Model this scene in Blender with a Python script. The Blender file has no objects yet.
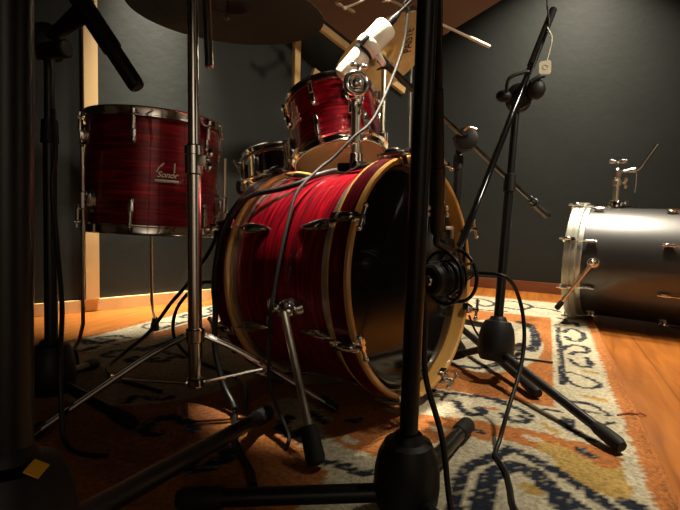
import bpy, bmesh, math, random
from mathutils import Vector, Matrix, noise
random.seed(4)
S = bpy.context.scene
COL = S.collection
V = Vector
PI = math.pi
WM = {}          # world matrix of every object that can be a parent


# ------------------------------------------------------------------ materials
def mat(name, col=(.5, .5, .5), rough=.5, metal=0., spec=.5, coat=0., bump=None, var=None):
    m = bpy.data.materials.new(name)
    m.use_nodes = True
    nt = m.node_tree
    b = nt.nodes['Principled BSDF']
    b.inputs['Base Color'].default_value = (*col, 1)
    b.inputs['Roughness'].default_value = rough
    b.inputs['Metallic'].default_value = metal
    b.inputs['Specular IOR Level'].default_value = spec
    b.inputs['Coat Weight'].default_value = coat
    b.inputs['Coat Roughness'].default_value = .04
    tc = nt.nodes.new('ShaderNodeTexCoord')
    if var:                                   # (scale, second colour, stretch)
        mp = nt.nodes.new('ShaderNodeMapping')
        mp.inputs['Scale'].default_value = var[2] if len(var) > 2 else (1, 1, 1)
        nt.links.new(tc.outputs['Object'], mp.inputs['Vector'])
        n = nt.nodes.new('ShaderNodeTexNoise')
        n.inputs['Scale'].default_value = var[0]
        n.inputs['Detail'].default_value = 5
        nt.links.new(mp.outputs['Vector'], n.inputs['Vector'])
        r = nt.nodes.new('ShaderNodeValToRGB')
        r.color_ramp.elements[0].position = .3
        r.color_ramp.elements[1].position = .7
        r.color_ramp.elements[0].color = (*col, 1)
        r.color_ramp.elements[1].color = (*var[1], 1)
        nt.links.new(n.outputs['Fac'], r.inputs['Fac'])
        nt.links.new(r.outputs['Color'], b.inputs['Base Color'])
    if bump:                                  # (scale, strength, distance)
        n2 = nt.nodes.new('ShaderNodeTexNoise')
        n2.inputs['Scale'].default_value = bump[0]
        n2.inputs['Detail'].default_value = 4
        nt.links.new(tc.outputs['Object'], n2.inputs['Vector'])
        bp = nt.nodes.new('ShaderNodeBump')
        bp.inputs['Strength'].default_value = bump[1]
        bp.inputs['Distance'].default_value = bump[2]
        nt.links.new(n2.outputs['Fac'], bp.inputs['Height'])
        nt.links.new(bp.outputs['Normal'], b.inputs['Normal'])
    return m


def pearl(name, stops, metal=.45, rough=.3):
    """Wrapped drum shell: streaks that run round the shell (local Z is the drum's axis)."""
    m = mat(name, rough=rough, metal=metal, spec=.3, coat=.45)
    nt = m.node_tree
    b = nt.nodes['Principled BSDF']
    tc = nt.nodes.new('ShaderNodeTexCoord')
    mp = nt.nodes.new('ShaderNodeMapping')
    mp.inputs['Scale'].default_value = (7, 7, 115)
    nt.links.new(tc.outputs['Object'], mp.inputs['Vector'])
    n = nt.nodes.new('ShaderNodeTexNoise')
    n.inputs['Scale'].default_value = 1.
    n.inputs['Detail'].default_value = 4
    n.inputs['Roughness'].default_value = .55
    n.inputs['Distortion'].default_value = .5
    nt.links.new(mp.outputs['Vector'], n.inputs['Vector'])
    r = nt.nodes.new('ShaderNodeValToRGB')
    e = r.color_ramp.elements
    e[0].position, e[0].color = stops[0][0], (*stops[0][1], 1)
    e[1].position, e[1].color = stops[-1][0], (*stops[-1][1], 1)
    for p, c in stops[1:-1]:
        q = e.new(p)
        q.color = (*c, 1)
    nt.links.new(n.outputs['Fac'], r.inputs['Fac'])
    nt.links.new(r.outputs['Color'], b.inputs['Base Color'])
    return m


M = {}
M['chrome'] = mat('chrome', (.78, .77, .74), .12, 1.)
M['chrome_worn'] = mat('worn_chrome', (.7, .66, .58), .22, 1., var=(30, (.55, .5, .42)))
M['black_metal'] = mat('black_powder_coat', (.007, .007, .0075), .34, 0., .35)
M['black_gloss'] = mat('black_gloss', (.008, .008, .009), .07, 0., .6)
M['black_plastic'] = mat('black_plastic', (.008, .008, .008), .5, 0., .3, bump=(300, .15, .001))
M['rubber'] = mat('black_rubber', (.010, .0095, .0095), .65, 0., .3, bump=(160, .3, .001))
M['cable'] = mat('black_cable', (.008, .008, .008), .42, 0., .35)
M['grey_cable'] = mat('grey_cable', (.024, .023, .021), .6, 0., .2)
M['red'] = pearl('red_pearl_wrap', [(.26, (.05, .0008, .004)), (.44, (.14, .002, .009)), (.58, (.28, .003, .011)), (.74, (.62, .005, .016))])
M['red_inlay'] = pearl('red_pearl_inlay', [(.3, (.035, .001, .004)), (.55, (.14, .004, .012)), (.75, (.35, .012, .025))])
M['hoopwood'] = mat('maple_hoop', (.58, .30, .075), .3, coat=.5, var=(14, (.68, .38, .11), (1, 1, 6)))
M['collar'] = mat('aluminium_collar', (.62, .6, .52), .35, 1.)
M['head_film'] = mat('clear_tan_head', (.50, .37, .20), .4, var=(9, (.58, .43, .25)))
M['head_olive'] = mat('snare_side_head', (.40, .36, .24), .35, var=(12, (.46, .42, .28)))
M['coated'] = mat('coated_white_head', (.6, .57, .5), .6)
M['black_head'] = mat('black_drum_head', (.006, .006, .006), .10, 0., .35)
M['steel'] = mat('polished_steel_shell', (.62, .60, .56), .1, 1., var=(5, (.55, .52, .47)))
M['grey_wrap'] = mat('grey_satin_wrap', (.085, .0845, .084), .40, .85, coat=.4)
M['grey_hoop'] = mat('grey_hoop', (.40, .40, .34), .33, .5, coat=.5)
M['bronze'] = mat('cymbal_bronze', (.50, .38, .19), .42, .75, var=(26, (.42, .31, .15), (1, 1, 1)), bump=(90, .25, .002))
M['dark_bronze'] = mat('dark_cymbal_bronze', (.022, .017, .012), .5, .6, var=(45, (.014, .011, .008)), bump=(70, .4, .003))
M['ink'] = mat('black_ink', (.015, .013, .01), .6)
M['cream_paint'] = mat('cream_microphone_paint', (.72, .67, .55), .34, .1, coat=.3)
M['cream_mesh'] = mat('cream_microphone_mesh', (.66, .60, .48), .42, .3, bump=(900, .8, .001))
M['white_chrome'] = mat('pale_satin_steel', (.82, .74, .58), .28, 1.)
M['paper'] = mat('cream_card', (.72, .68, .5), .7)
M['yellow'] = mat('yellow_sticker', (.78, .42, .02), .8, 0., .1)
M['badge'] = mat('badge_metal', (.75, .70, .60), .45, .2)
M['wall'] = mat('black_wall_paint', (.0100, .0124, .0113), .6, 0., .32, var=(3.5, (.0135, .0164, .0150)), bump=(24, .25, .004))
M['reflecting_wall'] = mat('pale_reflecting_wall', (.36, .31, .25), .5, var=(3, (.30, .25, .19), (1, 1, .2)))  # pale finish made up for the unseen walls, to brighten chrome reflections
M['ceiling'] = mat('dark_blue_black_ceiling', (.016, .017, .024), .8)
M['panelboard'] = mat('brown_ceiling_board', (.13, .070, .048), .6, var=(6, (.15, .082, .056)))
M['tape'] = mat('pale_joint_tape', (.28, .19, .13), .6)
M['pine'] = mat('pale_pine_batten', (.78, .54, .26), .5, var=(7, (.64, .42, .18), (1, 1, .12)), bump=(40, .1, .002))
M['redwood'] = mat('reddish_brown_skirting', (.17, .055, .02), .4, var=(8, (.12, .038, .014), (1, 1, 8)))


def floor_mat():
    m = mat('orange_laminate', rough=.36, spec=.35, coat=.12)
    nt = m.node_tree
    b = nt.nodes['Principled BSDF']
    tc = nt.nodes.new('ShaderNodeTexCoord')
    mp = nt.nodes.new('ShaderNodeMapping')
    mp.inputs['Rotation'].default_value = (0, 0, math.radians(-68))
    nt.links.new(tc.outputs['Object'], mp.inputs['Vector'])
    br = nt.nodes.new('ShaderNodeTexBrick')
    br.inputs['Color1'].default_value = (.37, .130, .020, 1)
    br.inputs['Color2'].default_value = (.31, .103, .016, 1)
    br.inputs['Mortar'].default_value = (.12, .045, .012, 1)
    br.inputs['Scale'].default_value = 1.
    br.inputs['Brick Width'].default_value = 1.2
    br.inputs['Row Height'].default_value = .19
    br.inputs['Mortar Size'].default_value = .0013
    br.inputs['Mortar Smooth'].default_value = .2
    nt.links.new(mp.outputs['Vector'], br.inputs['Vector'])
    m2 = nt.nodes.new('ShaderNodeMapping')
    m2.inputs['Scale'].default_value = (2.2, 22, 1)
    nt.links.new(mp.outputs['Vector'], m2.inputs['Vector'])
    n = nt.nodes.new('ShaderNodeTexNoise')
    n.inputs['Scale'].default_value = 1.6
    n.inputs['Detail'].default_value = 7
    n.inputs['Distortion'].default_value = .7
    nt.links.new(m2.outputs['Vector'], n.inputs['Vector'])
    r = nt.nodes.new('ShaderNodeValToRGB')
    r.color_ramp.elements[0].position = .3
    r.color_ramp.elements[0].color = (.62, .55, .5, 1)
    r.color_ramp.elements[1].position = .7
    r.color_ramp.elements[1].color = (1.1, 1.1, 1.1, 1)
    nt.links.new(n.outputs['Fac'], r.inputs['Fac'])
    mx = nt.nodes.new('ShaderNodeMix')
    mx.data_type = 'RGBA'
    mx.blend_type = 'MULTIPLY'
    mx.inputs['Factor'].default_value = 1
    nt.links.new(br.outputs['Color'], mx.inputs['A'])
    nt.links.new(r.outputs['Color'], mx.inputs['B'])
    nt.links.new(mx.outputs['Result'], b.inputs['Base Color'])
    return m


def rug_mat():
    m = mat('woven_wool_rug', rough=.95, spec=.1)
    nt = m.node_tree
    b = nt.nodes['Principled BSDF']
    at = nt.nodes.new('ShaderNodeVertexColor')
    at.layer_name = 'dye'
    tc = nt.nodes.new('ShaderNodeTexCoord')
    n = nt.nodes.new('ShaderNodeTexNoise')
    n.inputs['Scale'].default_value = 130
    n.inputs['Detail'].default_value = 3
    nt.links.new(tc.outputs['Object'], n.inputs['Vector'])
    r = nt.nodes.new('ShaderNodeValToRGB')
    r.color_ramp.elements[0].position = .3
    r.color_ramp.elements[0].color = (.6, .6, .6, 1)
    r.color_ramp.elements[1].position = .72
    r.color_ramp.elements[1].color = (1.12, 1.12, 1.12, 1)
    nt.links.new(n.outputs['Fac'], r.inputs['Fac'])
    mx = nt.nodes.new('ShaderNodeMix')
    mx.data_type = 'RGBA'
    mx.blend_type = 'MULTIPLY'
    mx.inputs['Factor'].default_value = 1
    nt.links.new(at.outputs['Color'], mx.inputs['A'])
    nt.links.new(r.outputs['Color'], mx.inputs['B'])
    nt.links.new(mx.outputs['Result'], b.inputs['Base Color'])
    bp = nt.nodes.new('ShaderNodeBump')
    bp.inputs['Strength'].default_value = .8
    bp.inputs['Distance'].default_value = .006
    nt.links.new(n.outputs['Fac'], bp.inputs['Height'])
    nt.links.new(bp.outputs['Normal'], b.inputs['Normal'])
    return m


M['floor'] = floor_mat()
M['rug'] = rug_mat()


def film(name, col, trans):
    m = mat(name, col, .45)
    nt = m.node_tree
    b = nt.nodes['Principled BSDF']
    t = nt.nodes.new('ShaderNodeBsdfTranslucent')
    t.inputs['Color'].default_value = (*col, 1)
    x = nt.nodes.new('ShaderNodeMixShader')
    x.inputs['Fac'].default_value = trans
    nt.links.new(b.outputs['BSDF'], x.inputs[1])
    nt.links.new(t.outputs['BSDF'], x.inputs[2])
    nt.links.new(x.outputs['Shader'], nt.nodes['Material Output'].inputs['Surface'])
    return m


M['coated'] = film('coated_white_head', (.80, .77, .70), .6)
M['head_film'] = film('clear_tan_head', (.72, .56, .32), .55)
M['head_olive'] = film('snare_side_head', (.60, .55, .38), .5)


# ------------------------------------------------------------------ mesh builder
def frame(o, z, x=(1, 0, 0)):
    z = V(z).normalized()
    x = V(x)
    x = (x - z * x.dot(z)).normalized()
    y = z.cross(x)
    m = Matrix((x, y, z)).transposed().to_4x4()
    m.translation = V(o)
    return m


def spline(pts, n=8):
    P = [V(p) for p in pts]
    out = []
    for i in range(len(P) - 1):
        p0 = P[i - 1] if i else P[0] * 2 - P[1]
        p1, p2 = P[i], P[i + 1]
        p3 = P[i + 2] if i + 2 < len(P) else P[-1] * 2 - P[-2]
        for k in range(n):
            t = k / n
            out.append(.5 * ((2 * p1) + (p2 - p0) * t + (2 * p0 - 5 * p1 + 4 * p2 - p3) * t * t + (3 * p1 - p0 - 3 * p2 + p3) * t ** 3))
    out.append(P[-1])
    return out


class B:
    def __init__(self, X=None):
        self.bm = bmesh.new()
        self.X = X or Matrix.Identity(4)

    def v(self, p):
        return self.bm.verts.new(self.X @ V(p))

    def face(self, vs):
        try:
            return self.bm.faces.new(vs)
        except ValueError:
            return None

    def rings(self, R, closed=False):
        """R: list of rings, each a list of verts (all same length, or a single vert for a pole)."""
        n = max(len(r) for r in R)
        pairs = list(zip(R, R[1:])) + ([(R[-1], R[0])] if closed else [])
        for a, b in pairs:
            for i in range(n):
                j = (i + 1) % n
                if len(a) == 1 and len(b) == 1:
                    continue
                if len(a) == 1:
                    self.face([a[0], b[i], b[j]])
                elif len(b) == 1:
                    self.face([a[i], a[j], b[0]])
                else:
                    self.face([a[i], a[j], b[j], b[i]])
        return self

    def lathe(self, prof, seg=24, fr=None, closed=False):
        f = fr or Matrix.Identity(4)
        R = []
        for r, z in prof:
            if r < 1e-7:
                R.append([self.v(f @ V((0, 0, z)))])
            else:
                R.append([self.v(f @ V((r * math.cos(2 * PI * i / seg), r * math.sin(2 * PI * i / seg), z))) for i in range(seg)])
        return self.rings(R, closed)

    def cyl(self, a, b, r0, r1=None, seg=14, bev=0.):
        a, b = V(a), V(b)
        r1 = r0 if r1 is None else r1
        L = (b - a).length
        d = (b - a).normalized()
        f = frame(a, d, (1, .03, .02) if abs(d.x) < .9 else (0, 1, 0))
        if bev:
            pr = [(0, 0), (r0 - bev, 0), (r0, bev), (r1, L - bev), (r1 - bev, L), (0, L)]
        else:
            pr = [(0, 0), (r0, 0), (r1, L), (0, L)]
        return self.lathe(pr, seg, f)

    def prof(self, a, b, pr, seg=20):
        """lathe a profile [(radius, t 0..1)] along the line a-b"""
        a, b = V(a), V(b)
        L = (b - a).length
        d = (b - a).normalized()
        return self.lathe([(r, t * L) for r, t in pr], seg, frame(a, d, (1, .03, .02) if abs(d.x) < .9 else (0, 1, 0)))

    def tube(self, pts, r, seg=10, sm=0):
        P = spline(pts, sm) if sm else [V(p) for p in pts]
        n = len(P)
        rad = r if callable(r) else (lambda t: r)
        t0 = (P[1] - P[0]).normalized()
        u = t0.orthogonal().normalized()
        R = [[self.v(P[0])]]
        for i in range(n):
            t = (P[min(i + 1, n - 1)] - P[max(i - 1, 0)]).normalized()
            u = (u - t * u.dot(t)).normalized()
            w = t.cross(u)
            q = rad(i / (n - 1))
            R.append([self.v(P[i] + (u * math.cos(2 * PI * k / seg) + w * math.sin(2 * PI * k / seg)) * q) for k in range(seg)])
        R.append([self.v(P[-1])])
        return self.rings(R)

    def box(self, c, s, fr=None, bev=0.):
        f = (fr or Matrix.Identity(4)) @ Matrix.Translation(V(c))
        g = bmesh.ops.create_cube(self.bm, size=1, matrix=self.X @ f @ Matrix.Diagonal((*s, 1)))
        if bev:
            es = list({e for v in g['verts'] for e in v.link_edges})
            bmesh.ops.bevel(self.bm, geom=es, offset=bev, segments=2, affect='EDGES', profile=.7)
        return self

    def sph(self, c, r, s=(1, 1, 1), fr=None, seg=16):
        f = (fr or Matrix.Identity(4)) @ Matrix.Translation(V(c)) @ Matrix.Diagonal((*s, 1))
        bmesh.ops.create_uvsphere(self.bm, u_segments=seg, v_segments=max(8, seg * 2 // 3), radius=r, matrix=self.X @ f)
        return self

    def torus(self, c, n, R_, r, seg=36, s2=8, a0=0, a1=2 * PI):
        f = frame(c, n, (1, .1, .05) if abs(V(n).normalized().x) < .9 else (0, 1, 0))
        full = abs(a1 - a0 - 2 * PI) < 1e-4
        pts = [f @ V((R_ * math.cos(a0 + (a1 - a0) * i / seg), R_ * math.sin(a0 + (a1 - a0) * i / seg), 0)) for i in range(seg + (0 if full else 1))]
        if not full:
            return self.tube(pts, r, s2)
        R = []
        for i in range(seg):
            a = 2 * PI * i / seg
            R.append([self.v(f @ V(((R_ + r * math.cos(2 * PI * k / s2)) * math.cos(a), (R_ + r * math.cos(2 * PI * k / s2)) * math.sin(a), r * math.sin(2 * PI * k / s2)))) for k in range(s2)])
        return self.rings(R, True)

    def prism(self, poly, h, fr=None):
        """poly: 2-D outline in the frame's XY plane, extruded by h along its Z"""
        f = fr or Matrix.Identity(4)
        lo = [self.v(f @ V((x, y, 0))) for x, y in poly]
        hi = [self.v(f @ V((x, y, h))) for x, y in poly]
        n = len(poly)
        self.face(lo[::-1])
        self.face(hi)
        for i in range(n):
            self.face([lo[i], lo[(i + 1) % n], hi[(i + 1) % n], hi[i]])
        return self

    def out(self, name, m, parent=None, MW=None, label=None, smooth=True, angle=38):
        bm = self.bm
        bmesh.ops.recalc_face_normals(bm, faces=bm.faces)
        me = bpy.data.meshes.new(name)
        pm = WM[parent.name] if parent else Matrix.Identity(4)
        if MW is None:
            MW = pm.copy()
            bm.transform(MW.inverted())
        bm.to_mesh(me)
        bm.free()
        if smooth:
            me.polygons.foreach_set('use_smooth', [True] * len(me.polygons))
            me.set_sharp_from_angle(angle=math.radians(angle))
        me.materials.append(M[m] if isinstance(m, str) else m)
        o = bpy.data.objects.new(name, me)
        COL.objects.link(o)
        if parent:
            o.parent = parent
        o.matrix_local = pm.inverted() @ MW
        WM[o.name] = MW.copy()
        if label:
            o['label'] = label
        return o


def thing(name, label, cat, loc, group=None):
    o = bpy.data.objects.new(name, None)
    o.empty_display_size = .05
    COL.objects.link(o)
    o.location = loc
    o['label'] = label
    o['category'] = cat
    if group:
        o['group'] = group
    WM[o.name] = Matrix.Translation(V(loc))
    return o


def tag(o, label, cat, group=None):
    o['label'] = label
    o['category'] = cat
    if group:
        o['group'] = group
    return o


def struct(o):
    o['kind'] = 'structure'
    return o


def single(b, name, m, label, cat, base, group=None):
    MW = Matrix.Translation(V(base))
    b.bm.transform(MW.inverted())
    return tag(b.out(name, m, None, MW), label, cat, group)


# ------------------------------------------------------------------ room
H = 2.5
FZ = 0.
WA = V((.477, 3.711, 0))                        # corner between the two walls
dL = V((-.745, -.667, 0)).normalized()          # left wall runs this way from the corner
dR = V((.903, -.431, 0)).normalized()           # right wall
nL = V((.667, -.745, 0)).normalized()           # into the room
nR = V((-.431, -.903, 0)).normalized()


def slab(name, a, b_, n, m, h0=0., h1=H, th=.12):
    """a wall between floor points a and b_, its face on that line and its thickness behind it"""
    a, b_, n = V(a), V(b_), V(n)
    b = B()
    q = [a, b_, b_ - n * th, a - n * th]
    b.prism([(p.x, p.y) for p in q], h1 - h0, Matrix.Translation((0, 0, h0)))
    return b.out(name, m, smooth=False)


LE = WA + dL * 5.4
RE = WA + dR * 4.2
struct(slab('wall_left', WA + dL * 5.4, WA, nL, 'wall'))
struct(slab('wall_right', WA, RE, nR, 'wall'))
struct(slab('wall_side', RE, V((RE.x, -2.4, 0)), V((-1, 0, 0)), 'reflecting_wall'))
struct(slab('wall_back', V((LE.x, -2.4, 0)), V((RE.x, -2.4, 0)), V((0, 1, 0)), 'reflecting_wall'))
struct(slab('wall_far', LE, V((LE.x, -2.4, 0)), V((1, 0, 0)), 'reflecting_wall'))
fp = [(LE.x, -2.4), (RE.x, -2.4), (RE.x, RE.y), (WA.x, WA.y), (LE.x, LE.y)]
b = B()
b.prism(fp, .1, Matrix.Translation((0, 0, -.1)))
struct(b.out('floor', 'floor', smooth=False))
b = B()
b.prism(fp, .1, Matrix.Translation((0, 0, H)))
struct(b.out('ceiling', 'ceiling', smooth=False))


def board(name, p, q, w, th, n, m, up=None):
    """flat batten from p to q (its centre line on the wall), w wide in the wall plane, th thick along n"""
    p, q, n = V(p), V(q), V(n).normalized()
    d = (q - p).normalized()
    s = n.cross(d).normalized()
    f = Matrix((d, s, n)).transposed().to_4x4()
    f.translation = (p + q) / 2 + n * th / 2
    b = B()
    b.box((0, 0, 0), ((q - p).length, w, th), f, bev=.002)
    return struct(b.out(name, m, smooth=False))


def onL(t, z):      # point on the left wall, t metres from the corner
    return WA + dL * t + V((0, 0, z))


board('baseboard_left', onL(5.3, .028), onL(.02, .028), .056, .018, nL, 'pine')
board('baseboard_right', WA + dR * .02 + V((0, 0, .035)), WA + dR * 4.1 + V((0, 0, .035)), .07, .016, nR, 'redwood')
board('trim_1', onL(2.165, .056), onL(2.165, H), .058, .03, nL, 'pine')
board('trim_2', onL(1.045, .056), onL(1.045, 1.66), .040, .03, nL, 'pine')
board('trim_3', onL(1.06, 1.655), onL(.10, 1.36), .042, .03, nL, 'pine')      # batten along the sloping top
board('trim_4', onL(.925, 1.322), onL(.45, 1.14), .05, .03, nL, 'pine')

# brown board hung on the slope above the corner
v1 = V((.766, .5253, -.3707)).normalized()
v2 = V((-.6233, .7476, -.2292)).normalized()
pB = V((.237, 2.982, 1.32))
nP = v1.cross(v2).normalized()
if nP.z < 0:
    nP = -nP
cp = thing('ceiling_panel', 'brown board hung aslant above the corner behind the gold cymbal', 'panel', pB)
PL, PW = .62, 1.9
f = Matrix((v1, v2, nP)).transposed().to_4x4()
f.translation = pB
b = B()
b.box((-PL / 2, -PW / 2, .012), (PL, PW, .024), f, bev=.002)
b.out('board', 'panelboard', cp, smooth=False)
b = B()
b.box((-PL / 2 + .05, -.70, -.001), (.30, .035, .003), f)
b.out('joint_strip', 'tape', cp, smooth=False)
for (u, w) in ((-.1, -.15), (-PL + .1, -.15), (-.1, -PW + .15), (-PL + .1, -PW + .15)):
    q = f @ V((u, w, .02))
    b = B()
    b.cyl(q, (q.x, q.y, H), .003, seg=8)
    b.out('hanger', 'black_metal', cp)

# ------------------------------------------------------------------ rug
RE_ = V((.38, .925, 0)).normalized()            # along the rug
RN_ = V((RE_.y, -RE_.x, 0))                     # across it, to the right
O0, O1, S0, S1 = -1.54, .245, -.55, 3.16
CR, OR, NA, GO = (.53, .475, .335), (.43, .160, .048), (.022, .027, .042), (.44, .29, .09)
STROKES = [
 ('n',.011,[(.093,2.312),(.125,2.405),(.16,2.36),(.171,2.264),(.145,2.172),(.116,2.168),(.102,2.225)]),
 ('n',.010,[(.075,2.402),(.07,2.206),(.075,2.045),(.074,1.839),(.073,1.723),(.071,1.573)]),
 ('n',.011,[(.081,1.992),(.095,2.049),(.13,2.094),(.168,2.067),(.16,1.99),(.132,1.996),(.107,1.937)]),
 ('n',.011,[(.1,1.869),(.123,1.806),(.151,1.798),(.164,1.852),(.155,1.921)]),
 ('n',.007,[(.07,1.695),(.098,1.704),(.142,1.677),(.175,1.617),(.136,1.567),(.1,1.584),(.083,1.65)]),
 ('n',.007,[(.07,1.429),(.099,1.429),(.135,1.425),(.158,1.399)]),
 ('n',.012,[(.082,2.635),(.112,2.591),(.099,2.497),(.151,2.556),(.157,2.476)]),
 ('g',.014,[(.13,1.488),(.169,1.48)]), ('g',.012,[(.14,1.745),(.173,1.737)]),
 ('n',.006,[(.081,1.418),(.108,1.436),(.133,1.435),(.16,1.398),(.173,1.372)]),
 ('n',.006,[(.114,1.375),(.143,1.371),(.171,1.368)]),
 ('n',.006,[(.117,1.317),(.142,1.295),(.176,1.322)]),
 ('n',.009,[(.064,1.276),(.075,1.242),(.095,1.208),(.124,1.193)]),
 ('n',.012,[(.076,1.296),(.082,1.259)]), ('n',.007,[(.018,1.333),(.044,1.341),(.066,1.334)]),
 ('g',.010,[(.02,1.24),(.05,1.20)]),
 ('o',.035,[(-.02,1.15),(.015,1.14),(.059,1.135),(.108,1.12),(.13,1.10)]),
 ('g',.033,[(.041,1.105),(.081,1.07),(.117,1.03),(.14,1.00)]),
 ('n',.011,[(.092,1.134),(.114,1.11)]),
 ('n',.013,[(.0,1.046),(.041,1.015),(.063,.994),(.086,.969),(.109,.942),(.15,.90)]),
 ('n',.013,[(.0,.995),(.021,.975),(.036,.95),(.057,.925),(.095,.885)]),
 ('n',.016,[(.155,.947),(.172,.94),(.178,.92)]),
 ('n',.012,[(-.188,1.283),(-.17,1.244),(-.145,1.219),(-.121,1.231),(-.12,1.262),(-.136,1.262)]),
 ('n',.010,[(-.073,1.257),(-.051,1.224),(-.027,1.224),(-.011,1.245),(-.028,1.258)]),
 ('n',.010,[(-.095,1.331),(-.063,1.323),(-.036,1.305),(-.007,1.275)]),
 ('n',.013,[(-.113,.80),(-.117,.875),(-.118,.907),(-.108,.956),(-.088,.989),(-.066,1.021),(-.046,1.054)]),
 ('n',.011,[(-.046,1.075),(-.023,1.06),(.002,1.042),(.033,1.016)]),
 ('n',.020,[(-.071,.79),(-.072,.874),(-.069,.923),(-.054,.965),(-.029,.995),(-.005,.992),(.018,.970),(.034,.942),(.06,.88)]),
 ('g',.014,[(-.006,.93),(.012,.915)]), ('c',.010,[(-.01,1.15),(.013,1.137)]), ('c',.010,[(-.21,1.098),(-.19,1.096)]),
 ('o',.009,[(-.111,1.278),(-.09,1.278)]), ('n',.009,[(-.125,1.128),(-.104,1.121)]),
 ('n',.012,[(-.376,2.991),(-.312,2.988),(-.238,2.868),(-.285,2.76),(-.343,2.841)]),
 ('n',.012,[(-.236,2.993),(-.139,3.013),(-.051,2.909),(-.103,2.765),(-.184,2.787)]),
 ('n',.012,[(-.329,2.64),(-.243,2.65),(-.169,2.67)]), ('n',.012,[(-.039,2.878),(.05,2.862),(.088,2.815)]),
 ('n',.020,[(-.087,2.432),(-.046,2.377),(-.019,2.203),(-.012,2.044),(-.024,1.929)]),
 ('n',.014,[(-.307,2.328),(-.226,2.322),(-.15,2.342)]),
 ('n',.014,[(-.232,1.603),(-.17,1.611),(-.122,1.691),(-.084,1.769)]),
 ('n',.011,[(-.30,1.345),(-.268,1.333),(-.219,1.339),(-.172,1.345),(-.12,1.354),(-.074,1.343)]),
 ('n',.010,[(-.918,.895),(-.926,.941),(-.859,.95),(-.846,.982)]),
 ('n',.016,[(-.765,.796),(-.783,.834),(-.769,.882),(-.712,.87),(-.677,.85)]), ('n',.014,[(-.747,.787),(-.729,.805)]),
 ('n',.018,[(-.57,.715),(-.598,.742),(-.61,.797),(-.58,.812),(-.543,.783),(-.555,.735)]),
 ('n',.014,[(-1.487,1.261),(-1.403,1.257),(-1.398,1.311)]), ('n',.014,[(-1.263,1.239),(-1.217,1.313),(-1.219,1.414)]),
 ('n',.013,[(-1.171,1.162),(-1.079,1.192),(-1.08,1.253)]),
 ('c',.055,[(-.56,1.06),(-.47,1.0),(-.40,.93),(-.33,.87),(-.25,.86)]),
 ('n',.013,[(-.494,1.049),(-.441,1.016),(-.407,1.018),(-.378,1.062)]),
 ('n',.012,[(-.362,.85),(-.332,.85),(-.3,.841),(-.274,.845)]), ('n',.013,[(-.525,1.002),(-.52,.947),(-.474,.918),(-.468,.96)]),
 ('o',.04,[(-.40,1.0),(-.34,.96),(-.29,.97)]), ('c',.014,[(-.367,.959),(-.353,.951)]),
]
DYE = {'n': NA, 'o': OR, 'g': GO, 'c': CR}


def base_dye(o, s):
    mir = o < -.65
    if mir:
        o = -1.3 - o
    if o > .20 or s > 3.10:
        return OR
    if s > 2.62:
        return CR
    if o > .047:
        if s > 1.17 or o > .168:
            return CR
        if s > 1.09:
            return OR
        if s > .93 + (.17 - o) * .6:
            return GO
        return CR
    if o > -.34 and not (mir and .62 < s < 1.72):
        if s > 1.36:
            q = ((o + .17) / .185) ** 2 + ((s - 2.0) / .43) ** 2
            return CR if q < 1 else OR
        if s > 1.185 - .25 * max(0, -.15 - o):
            return CR
        lim = 1.09 + .0 if o < -.12 else 1.09 - max(0, .06 - abs(o + .08)) * .1
        if o < -.16:
            lim = 1.06 - (-.16 - o) * 1.2
        if o > -.08:
            lim = 1.115 - (o + .08) * .25
        return OR if s > lim else CR
    if mir and .62 < s < 1.72:
        q = ((o + .25) / .30) ** 2 + ((s - 1.2) / .36) ** 2
        return (.34, .27, .18) if q < 1 else (.30, .115, .045)
    q = ((o + .65) / .22) ** 2 + ((s - 1.55) / .34) ** 2
    if q < 1:
        return CR
    return OR


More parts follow.
